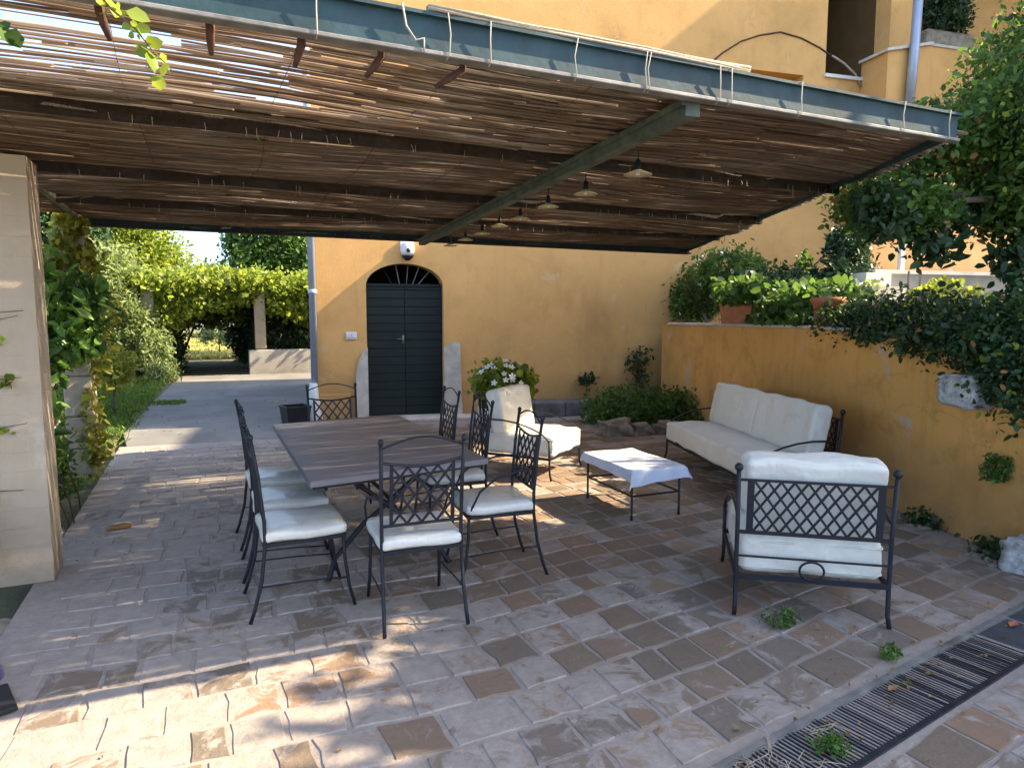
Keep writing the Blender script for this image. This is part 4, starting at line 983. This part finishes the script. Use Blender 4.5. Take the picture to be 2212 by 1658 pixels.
ivt = plant('ivy', 'thick dark ivy hedge spilling over the top of the garden wall', 'ivy', [el(1850, 690, .2, .28, .5, .16), el(1930, 690, .25, .3, .55, .18), el(2010, 700, .25, .3, .5, .2), el(2080, 720, .15, .3, .45, .19), el(2150, 738, .1, .3, .4, .24), el(2215, 760, .1, .3, .4, .34), el(2190, 810, -.02, .14, .2, .22), el(2010, 745, -.02, .1, .35, .1), el(1890, 722, -.02, .1, .3, .07), el(2300, 790, .1, .3, .4, .5)], 24000, .048, 'leaf_dark', wp(2000, 730, .15)[:2]+(1.42,), .02, 260, .22, .35)
plant('tree', 'big leafy climber tree spilling over the right end of the reed roof', 'tree',
      [el(2235, 190, .7, .50, .5, .55), el(2200, 290, .5, .42, .45, .36), el(2110, 255, .55, .30, .3, .14), el(2250, 370, .6, .5, .5, .42), (4.85, 3.35, 2.92, .36, .34, .24), (5.3, 2.75, 3.1, .45, .45, .45), (5.0, 3.8, 2.55, .42, .42, .22), (4.62, 3.4, 2.42, .34, .36, .18), (5.55, 3.1, 2.52, .42, .42, .28), (6.1, 2.9, 3.9, .6, .5, .6), (6.6, 2.4, 3.2, .9, .8, .9)], 62000, .052, 'leaf_mid', (5.85, 2.9, 1.36), .09, 620, .17, .4)
hv = [gY(x, y, 3.3) for x, y in ((1900, 440), (1935, 480), (1990, 500), (2020, 545), (2060, 480), (1960, 450), (2100, 430), (2150, 470), (1890, 470))]
plant('hanging_vine', 'dark vine sprays hanging from the roof corner in front of the orange wall', 'vine', [(p.x, p.y, p.z, .13, .12, .15) for p in hv], 1500, .075, 'leaf_dark', (4.7, 3.35, 2.5), .010, 60, .35, .3, None, .5, .6)
hv2 = [gY(x, y, 3.1) for x, y in ((2190, 560), (2205, 620), (2215, 480), (2225, 700))]
plant('hanging_vine', 'dark vine strand hanging at the right picture edge above the ivy', 'vine', [(p.x, p.y, p.z, .10, .12, .22) for p in hv2], 900, .07, 'leaf_dark', (5.75, 3.1, 2.6), .012, 40, .35, .3, None, .5, .6)
plant('tree', 'broad unseen tree added on the right to shade the near paving', 'tree', [(8.3, .6, 4.5, 1.75, 1.4, 1.1), (8.45, 1.7, 4.3, 1.7, 1.0, 1.0), (10.2, -.4, 5.2, 1.8, 1.7, 1.3), (10.4, 1.4, 5.5, 1.8, 1.5, 1.2), (8.1, -.2, 4.1, 1.1, .9, .8)], 80000, .2, 'leaf_mid', (9.2, .2, 0), .18, 620, .17, .15)  # unseen crown added and shaped to shade the near paving
# foot of the wall
plant('bush', 'low dense dark green bush at the corner of facade and garden wall', 'bush', [(6.15, 8.75, .22, .75, .55, .26), (6.75, 8.35, .22, .5, .5, .26), (5.75, 9.0, .2, .5, .45, .24)], 7000, .06, 'leaf_mid', (6.2, 8.7, .005), .02, 110, .2, .6)
for i, (x, y, z, d, s) in enumerate(((5.15, 7.95, .07, (.46, .30, .24), 1), (5.55, 7.9, .05, (.34, .26, .17), 2), (5.98, 7.8, .05, (.42, .26, .16), 4), (6.38, 7.65, .03, (.28, .24, .13), 6))):
    o = MB().blob((0, 0, 0), d, s, .5, 4, .5).build('rock', 'brown_rock', None, True); o.location = (x, y, z+.02)
    tag(o, ['largest rough brown rock left of the low bush', 'rough brown rock in front of the low bush, right of the largest', 'flat brown rock in front of the low bush centre', 'small brown rock nearest the sofa end'][i], 'rock', 'rocks edging the low bush')
q = fworld(3.9+.55, -.05, 0); 
plant('wall_weed', 'small dry weed growing from the ledge against the facade', 'weed', [(*fworld(4.45, -.10, .55)[:], .16, .05, .14)], 160, .07, 'leaf_dark', tuple(fworld(4.45, -.12, .26)), .008, 14, .4, .4)
plant('wall_climber', 'spindly climber rising up the facade in the wall corner', 'climber', [(*fworld(5.45, -.12, .55)[:], .18, .06, .26), (*fworld(5.5, -.10, .95)[:], .2, .05, .2), (*fworld(5.35, -.10, .8)[:], .22, .05, .12)], 420, .06, 'leaf_dark', tuple(fworld(5.5, -.12, .25)), .010, 30, .4, .4)
p = wal(2155, 1015, -.05); plant('wall_weed', 'green weed tuft growing out of the garden wall below the projecting stone', 'weed', [(p.x, p.y, p.z, .06, .07, .09)], 520, .036, 'leaf_mid', (p.x+.05, p.y-.02, p.z-.08), .005, 14, .4, .4, None, 0, .4)
# weedy mound and stones along the wall foot at the right
md = []
for (x, y) in ((2000, 1135), (2060, 1140), (2120, 1150), (2180, 1160), (2150, 1195), (2205, 1215), (2240, 1190)): g = gz(x, y); md.append((g.x, g.y, .03, .22, .13, .05))
plant('ground_ivy', 'patch of low ivy and leaf litter along the foot of the garden wall', 'ivy', md, 2600, .042, 'leaf_dark', (md[2][0], md[2][1], .0), .004, 80, .3, .3)
mb = MB()
for i in range(60):
    e = random.choice(md); mb.blob((e[0]+random.uniform(-.25, .2), e[1]+random.uniform(-.14, .12), .012), (random.uniform(.03, .10), random.uniform(.03, .08), random.uniform(.02, .05)), i, .3, 1)
struct(mb.build('rubble', 'brown_rock', None))['kind'] = 'stuff'; bpy.data.objects['rubble']['label'] = 'broken stones and soil at the foot of the garden wall'; bpy.data.objects['rubble']['category'] = 'rubble'
g = gz(2205, 1240); o = MB().blob((0, 0, 0), (.34, .26, .26), 8, .25, 4).build('rock', 'pale_rock', None, True); o.location = (g.x+.12, g.y+.02, .10); tag(o, 'pale whitish rock at the right edge near the wall foot', 'rock')
# weeds in the paving
for i, (x, y, s_, n_, lab) in enumerate(((1690, 1350, .09, 180, 'weed sprouting between tiles behind the lattice armchair'), (1925, 1420, .05, 120, 'small bright weed rosette on the tiles beside the drain'), (1800, 1625, .07, 150, 'green weed growing out of the drain grate'), (155, 1045, .16, 420, 'yellow green weeds at the foot of the ivy pillar'))):
    g = gz(x, y); plant('paving_weed', lab, 'weed', [(g.x, g.y, .03, s_, s_*.7, .03)], int(n_*1.6), .021, 'leaf_mid' if i != 3 else 'leaf_lime', (g.x, g.y, .004), 0, 12, .4, .3, 'weeds in the paving')
# litter
mb = MB(); 
def leafq(mb, x, y, z, L, a, w=.5):
    d = Vector((math.cos(a), math.sin(a), 0)); u = Vector((-d.y, d.x, 0)); c = Vector((x, y, z))
    mb.add([c-d*L/2, c-d*L*.1+u*L*w/2+Vector((0, 0, .006)), c+d*L/2+Vector((0, 0, .004)), c-d*L*.1-u*L*w/2+Vector((0, 0, .007)), c+Vector((0, 0, -.001))], [(0, 1, 4), (1, 2, 4), (2, 3, 4), (3, 0, 4)])
for i in range(220):
    if random.random() < .5: leafq(mb, random.uniform(-.9, 1.6), random.uniform(10.2, 20), .0, random.uniform(.02, .06), random.uniform(0, 6)); continue
    gq = DR0+DRD*random.gauss(1.2, 1.0)-DRN*random.gauss(-.05, .12); leafq(mb, gq.x, gq.y, .012, random.uniform(.008, .035), random.uniform(0, 6))
for i in range(170):
    x = random.uniform(-.95, 4.6); y = random.uniform(1.7, 8.5)
    if random.random() < .4: x = random.uniform(1.5, 4.5); y = random.uniform(1.5, 3.4)
    leafq(mb, x, y, .011, random.uniform(.008, .030), random.uniform(0, 6))
o = mb.build('leaf_litter', 'dry_leaf', None); tag(o, 'small dry leaves and crumbs scattered over the paving', 'litter', None, 'stuff')
g = gz(258, 1143); o = MB().add([], []); o.blob((0, 0, .018), (.20, .075, .034), 4, .35, 2); o = o.build('dead_leaf', 'dry_leaf', None, True); o.location = (g.x, g.y, .006); o.rotation_euler = (0, 0, .3); tag(o, 'curled brown dead leaf lying on the paving at the left', 'leaf')
for i, (x, y, L, a, lab) in enumerate(((1930, 1492, .085, .1, 'brown oval dead leaf on the drain grate'), (1958, 1481, .06, -.6, 'yellow narrow leaf on the drain grate'), (2190, 1352, .11, .2, 'orange leaf lying on the dark slate cover'))):
    g = gz(x, y); mb = MB(); leafq(mb, 0, 0, 0, L, a, .45); o = mb.build('dead_leaf', ['dry_leaf', 'leaf_yellow', 'terracotta'][i], None); o.location = (g.x, g.y, .014); tag(o, lab, 'leaf')
mb = MB()
for i in range(110):
    t_ = random.gauss(-.1, .25); w_ = random.uniform(.02, DRW-.02); b0 = DR0+DRD*t_+DRN*w_; a = random.uniform(0, 6.3); L = random.uniform(.05, .24)
    mb.tube([(b0.x, b0.y, .010), (b0.x+math.cos(a)*L*.5, b0.y+math.sin(a)*L*.5, .014+random.uniform(0, .02)), (b0.x+math.cos(a+.4)*L, b0.y+math.sin(a+.4)*L, .011)], [.0022, .0018, .001], 4)
o = mb.build('twig_litter', 'twig', None); tag(o, 'pale dry twigs caught on the near part of the drain grate', 'litter', None, 'stuff')

# ------------------------------------------------------------------ VEGETATION on the left
# vine creeping on the near pillar
mb = MB(); tvp = thing('creeper', 'thin creeper with twigs and few leaves clinging to the beige pillar', 'climber', (-1.22, 4.91, 0))
for z0_, dz, L in ((2.0-.35, .04, .28), (1.86-.3, .1, .25), (1.36-.1, .03, .25), (.95, .06, .26), (.62, -.02, .22)):
    MB().tube([(-.06, .006, z0_), (-.06+L*.4, .004, z0_+dz*.6), (-.06+L, .005, z0_+dz)], [.004, .003, .0018], 5).build('tendril', 'bark', tvp)
P = np.array([(-.06+random.random()*.2, -.012+random.random()*.015, z+random.uniform(-.03, .03)) for z in (1.27,)*16+(.97,)*14+(1.52,)*4]); leaf_mesh('leaves', P, .05, 'leaf_lime', tvp, .8)
plant('leafy_climber', 'dark broad leaved climber at the left picture edge beside the near pillar', 'climber', [(-1.52, 4.9, .75, .15, .15, .45), (-1.5, 4.75, .35, .15, .15, .3)], 260, .16, 'leaf_glossy', (-1.5, 4.85, -.11), .012, 24, .3, .4, None, .4, .8)
plant('ivy', 'yellow green ivy covering the upper part of the old stone pillar', 'ivy', [(-1.26, 8.26, 2.25, .15, .15, .45), (-1.10, 8.24, 1.7, .14, .14, .7), (-1.42, 8.2, 1.8, .16, .2, .6), (-1.13, 8.22, .45, .06, .12, .5), (-1.2, 8.1, 2.62, .12, .12, .14)], 3800, .07, 'leaf_yellow', (-1.22, 8.45, -.1), .015, 120, .22, .6, None, .2, .7)
plant('leafy_climber', 'large lush climber with long drooping bright leaves in front of the stone pillar', 'climber', [(-1.28, 7.0, 1.75, .32, .35, .28), (-1.05, 7.0, 1.5, .24, .25, .22), (-1.45, 6.9, 1.3, .3, .3, .35), (-1.5, 6.8, .75, .28, .3, .4), (-1.0, 7.1, 1.78, .2, .2, .2)], 2600, .13, 'leaf_glossy', (-1.4, 7.0, -.11), .02, 90, .25, .4, None, .9, .42)
plant('flower_bush', 'garden bush with a red flower behind the near pillar', 'bush', [(-1.48, 6.1, .35, .25, .3, .35), (-1.4, 7.4, .3, .25, .35, .3), (-1.9, 6.5, .5, .4, .5, .5)], 2400, .08, 'leaf_mid', (-1.5, 6.4, -.11), .015, 70, .25, .4, None, .1, .55)
o = bpy.data.objects[-1] if False else None
g = gY(108, 910, 6.0); mb = MB(); mb.blob((0, 0, 0), (.07, .07, .06), 2, .3, 2); o = mb.build('rose', 'rose_petal', None, True); o.location = (g.x, g.y, g.z); tag(o, 'single red rose bloom between the two left pillars', 'flower')
mb = MB()
for (xa, ya, xb, yb) in ((120, 1010, 165, 1150), (130, 1085, 150, 1160), (150, 1020, 175, 1110)):
    a_ = gY(xa, ya, 6.0); b_ = gz(xb, yb, -.1); mb.tube([a_, (a_+b_)/2+Vector((.02, 0, 0)), b_], .006, 5)
tag(mb.build('garden_wire', 'rust', None), 'bent rusty wires standing in the bed beside the paving edge', 'wire')
for i, (x, y, d_) in enumerate(((-1.10, 5.75, (.18, .3, .16)), (-1.18, 6.2, (.2, .2, .16)), (-1.12, 4.3, (.25, .35, .16)), (-1.14, 3.85, (.2, .3, .12)))):
    o = MB().blob((0, 0, 0), d_, 20+i, .2, 2).build('rock', 'pale_rock' if i < 2 else 'brown_rock', None, True); o.location = (x, y, -.07); tag(o, ['grey stone in the bed just behind the near pillar', 'grey stone in the bed between the two pillars', 'brown flat stone at the foot of the near pillar', 'brown stone beside the purple jar'][i], 'rock', 'stones along the paving edge')
# lawn blades
N = 16000; gx = rng.uniform(-3.2, -1.0, N); gy = rng.uniform(9.3, 21.5, N); keep = gx < (-1.2+.022*(gy-9.9)+.10*rng.normal(size=N))
P = np.stack([gx, gy, np.full(N, .02)], 1)[keep]; o = leaf_mesh('grass', P, .11, 'grass_blade', None, .16, 0, None, 1.6); tag(o, 'rough green grass beside the concrete driveway', 'grass', None, 'stuff')
N = 700; P = np.stack([rng.uniform(-1.0, -.45, N), 14.6+.15*rng.normal(size=N), np.full(N, .01)], 1); o = leaf_mesh('grass', P, .07, 'grass_blade', None, .2, 0, None, 1.5); tag(o, 'strip of weeds growing across a joint in the driveway', 'grass', None, 'stuff')
# vine arbour over the dark passage
ar = thing('vine_arbour', 'vine covered arbour with stone posts over the dark passage beyond the driveway', 'arbour', (0, 21, 0))
for (X, Y, z0, z1) in ((1.42, .2, .72, 2.4), (-1.45, .1, 0, 2.4), (3.4, .3, .72, 2.4)): MB().box((X, Y, (z0+z1)/2), (.30, .28, z1-z0)).build('post', 'old_stone', ar, bevel=.02)
for Y in (.2, 3.2, 6.2): MB().bb(-2.2, 5.2, Y-.05, Y+.05, 2.4, 2.5).build('beam', 'old_wood', ar)
E_ = [(x, y, 2.62+.12*math.sin(x*2.1), .75, .8, .28) for x in np.arange(-2.4, 5.4, .9) for y in (.2, 1.8, 3.6, 5.4)]
P, V_ = clumps(E_, 30000, 420, .24, .3); leaf_mesh('vine_leaves', P, .13, 'leaf_lime', ar, .8, .2, V_)
P, V_ = clumps([(-.35, .15, 2.05, .5, .3, .45), (.3, .1, 2.15, .35, .3, .35), (2.4, .2, 2.1, .8, .4, .5), (3.2, .3, 1.6, .5, .4, .6), (1.0, .15, 2.3, .4, .3, .25), (-1.0, .3, 1.9, .5, .5, .6), (-.7, 1.5, 1.9, .5, .6, .5), (.1, 3.5, 1.9, .9, .8, .45), (.9, 2.5, 2.0, .4, .8, .4)], 11000, 160, .24, .3); leaf_mesh('vine_leaves', P, .13, 'leaf_lime', ar, .8, .4, V_)
MB().bb(-2.3, 5.3, .3, 6.4, 2.502, 2.56).build('shade_slab', 'bark', ar)  # solid slab added within the vines so the passage below stays dark
lw = thing('low_wall', 'low grey rendered wall right of the dark passage', 'wall', (0, 21, 0)); MB().bb(1.08, 5.0, .0, .34, -.1, .70).build('wall', 'concrete', lw, bevel=.015)
plant('hedge', 'dark hedge forming the right side of the shaded passage', 'hedge', [(x, y, z, .5, .7, .55) for x in (1.75, 2.8, 3.9) for y in (22.4, 23.6, 25.0, 26.8) for z in (.5, 1.4, 2.1)], 30000, .11, 'leaf_dark', (2.6, 24.5, -.02), .04, 240, .28, .1)
plant('hedge', 'dark hedge forming the left side of the shaded passage', 'hedge', [(x, y, z, .5, .7, .55) for x in (-1.3, -2.4) for y in (22.2, 23.4, 24.8, 26.5) for z in (.4, 1.3, 2.1)], 26000, .11, 'leaf_dark', (-1.8, 24.0, -.02), .04, 200, .28, .1)
plant('bush', 'dark hanging bush framing the far end of the passage', 'bush', [(-.1, 27.4, 2.1, 1.3, .6, .68), (1.25, 27.3, .9, .5, .7, 1.0), (-1.3, 27.3, .8, .4, .7, .9)], 14000, .12, 'leaf_dark', (-1.0, 27.6, -.1), .04, 90, .25, .2)
plant('bush', 'pale sunlit bush seen through the far end of the passage', 'bush', [(.45, 31.5, .9, .7, .6, .45)], 1500, .11, 'leaf_silver', (.45, 31.5, -.02), .03, 40, .25, .4)
N = 16000; P = np.stack([rng.uniform(-4, 5, N), rng.uniform(29.5, 44, N), np.zeros(N)], 1); P[:, 2] = .05+.05*np.maximum(0, P[:, 1]-31); o = leaf_mesh('meadow_grass', P, .30, 'meadow_grass', None, .25, 0, None, 1.8); tag(o, 'tall sunlit yellow grass beyond the end of the passage', 'grass', None, 'stuff')
# shrubs in front of the arbour and trees behind
plant('shrub', 'airy silver green shrub beside the dark passage', 'shrub', [(-1.75, 20.7, 1.15, .7, .5, .75), (-1.3, 20.4, .8, .45, .45, .5), (-2.1, 20.5, 1.8, .6, .5, .55)], 4800, .13, 'leaf_silver', (-1.3, 20.6, -.02), .05, 80, .25, .4, None, 0, .35)
plant('shrub', 'low spiky pale shrub at the lawn corner by the passage', 'shrub', [(-1.05, 19.6, .25, .45, .4, .25)], 900, .16, 'leaf_silver', (-1.0, 19.6, -.02), .015, 20, .3, .3, None, -.6, .18)
plant('shrub', 'small dry yellowish shrub behind the stone pillar', 'shrub', [(-1.45, 13.2, .75, .32, .35, .35)], 1000, .08, 'leaf_yellow', (-1.5, 13.2, -.02), .02, 30, .25, .3)
plant('shrub', 'tall feathery pale green shrub left of the arbour', 'shrub', [(-2.9, 20.5, 2.6, .8, .8, 1.1), (-2.3, 21, 2.9, .7, .7, .7), (-3.3, 21.0, 1.4, .8, .7, 1.0), (-2.5, 20.6, 1.2, .6, .5, .8)], 11000, .14, 'leaf_silver', (-2.8, 20.5, -.02), .07, 160, .24, .4, None, 0, .35)
plant('shrub', 'dense mid green shrub at the left side of the lawn', 'shrub', [(-3.3, 13.5, .9, .7, .8, 1.0), (-3.4, 11.6, 1.2, .8, .9, 1.3), (-2.6, 10.2, .5, .45, .5, .55)], 9000, .10, 'leaf_mid', (-3.2, 11.8, -.02), .05, 140, .25, .4)
tg = 'trees beyond the garden'
plant('tree', 'tall dark leafy tree at far left behind the near pillar', 'tree', [(-5.6, 17, 3.0, 1.5, 1.5, 1.9), (-4.9, 16.6, 4.6, 1.2, 1.2, 1.2), (-4.6, 16.2, 2.0, 1.0, 1.0, 1.2), (-6.6, 17, 4.4, 1.4, 1.4, 1.4)], 17000, .15, 'leaf_mid', (-5.4, 17, -.1), .16, 220, .22, .4, tg)
plant('tree', 'bright yellow green tree left of the sky gap', 'tree', [(-2.4, 28, 3.8, 1.5, 1.4, 1.3), (-1.3, 28.4, 3.6, 1.0, 1.1, .95), (-3.6, 28, 4.9, 1.4, 1.4, 1.1), (-2.2, 28, 5.4, 1.2, 1.2, .9)], 15000, .17, 'leaf_lime', (-2.3, 28.2, -.02), .15, 200, .22, .4, tg, 0, .4)
plant('tree', 'grey green tree right of the sky gap behind the arbour', 'tree', [(2.0, 30, 3.5, 1.3, 1.3, 1.3), (3.0, 30, 4.7, 1.5, 1.5, 1.3), (4.4, 29.5, 3.8, 1.6, 1.5, 1.5), (1.5, 30.2, 4.6, .8, .8, .9)], 17000, .17, 'leaf_mid', (3.0, 30, -.02), .18, 220, .22, .4, tg)
plant('tree', 'dark tall tree between the bright tree and the silver shrub', 'tree', [(-4.3, 25, 3.4, 1.1, 1.1, 1.4), (-3.7, 25.4, 4.6, .9, .9, 1.0), (-5.0, 25, 5.2, 1.1, 1.1, 1.0)], 9000, .16, 'leaf_dark', (-4.3, 25.2, -.12), .14, 130, .22, .4, tg)
plant('tree', 'low distant green tree under the sky gap', 'tree', [(-.1, 40, 3.0, 2.6, 1.6, 1.2), (2.8, 41, 2.9, 2.2, 1.5, 1.3), (-3.5, 41, 3.2, 2.2, 1.5, 1.5)], 10000, .24, 'leaf_mid', (.2, 40.5, -.02), .15, 140, .22, .4, tg)
# young vine shoots hanging over the front beam at the top left
tv = thing('vine_shoot', 'fresh green vine shoot hanging across the reed roof at the top left', 'vine', (-.35, 2.42, 2.72))
pts = [gY(x, y, 2.40) for x, y in ((190, -40), (240, 20), (290, 60), (330, 110), (370, 150))]
MB().tube([Vector(p)-Vector((-.35, 2.42, 2.72)) for p in pts], [.004, .0035, .003, .002, .0015], 5).build('stem', 'bark', tv, True)
LP = []
for p in pts:
    for _ in range(7): LP.append(tuple(Vector(p)-Vector((-.35, 2.42, 2.72))+Vector((random.gauss(0, .03), random.gauss(0, .02), random.gauss(0, .025)))))
leaf_mesh('leaves', np.array(LP), .045, 'leaf_lime', tv, .9)
tv = thing('vine_shoot', 'small vine leaves at the left picture edge under the reed roof', 'vine', (-.75, 2.5, 2.6)); p = gY(12, 75, 2.5)-Vector((-.75, 2.5, 2.6))
MB().tube([p+Vector((-.1, 0, .08)), p, p+Vector((.04, 0, -.02))], .003, 5).build('stem', 'bark', tv); leaf_mesh('leaves', np.array([tuple(p+Vector((random.gauss(0, .03), random.gauss(0, .02), random.gauss(0, .02)))) for _ in range(8)]), .06, 'leaf_mid', tv, .9)
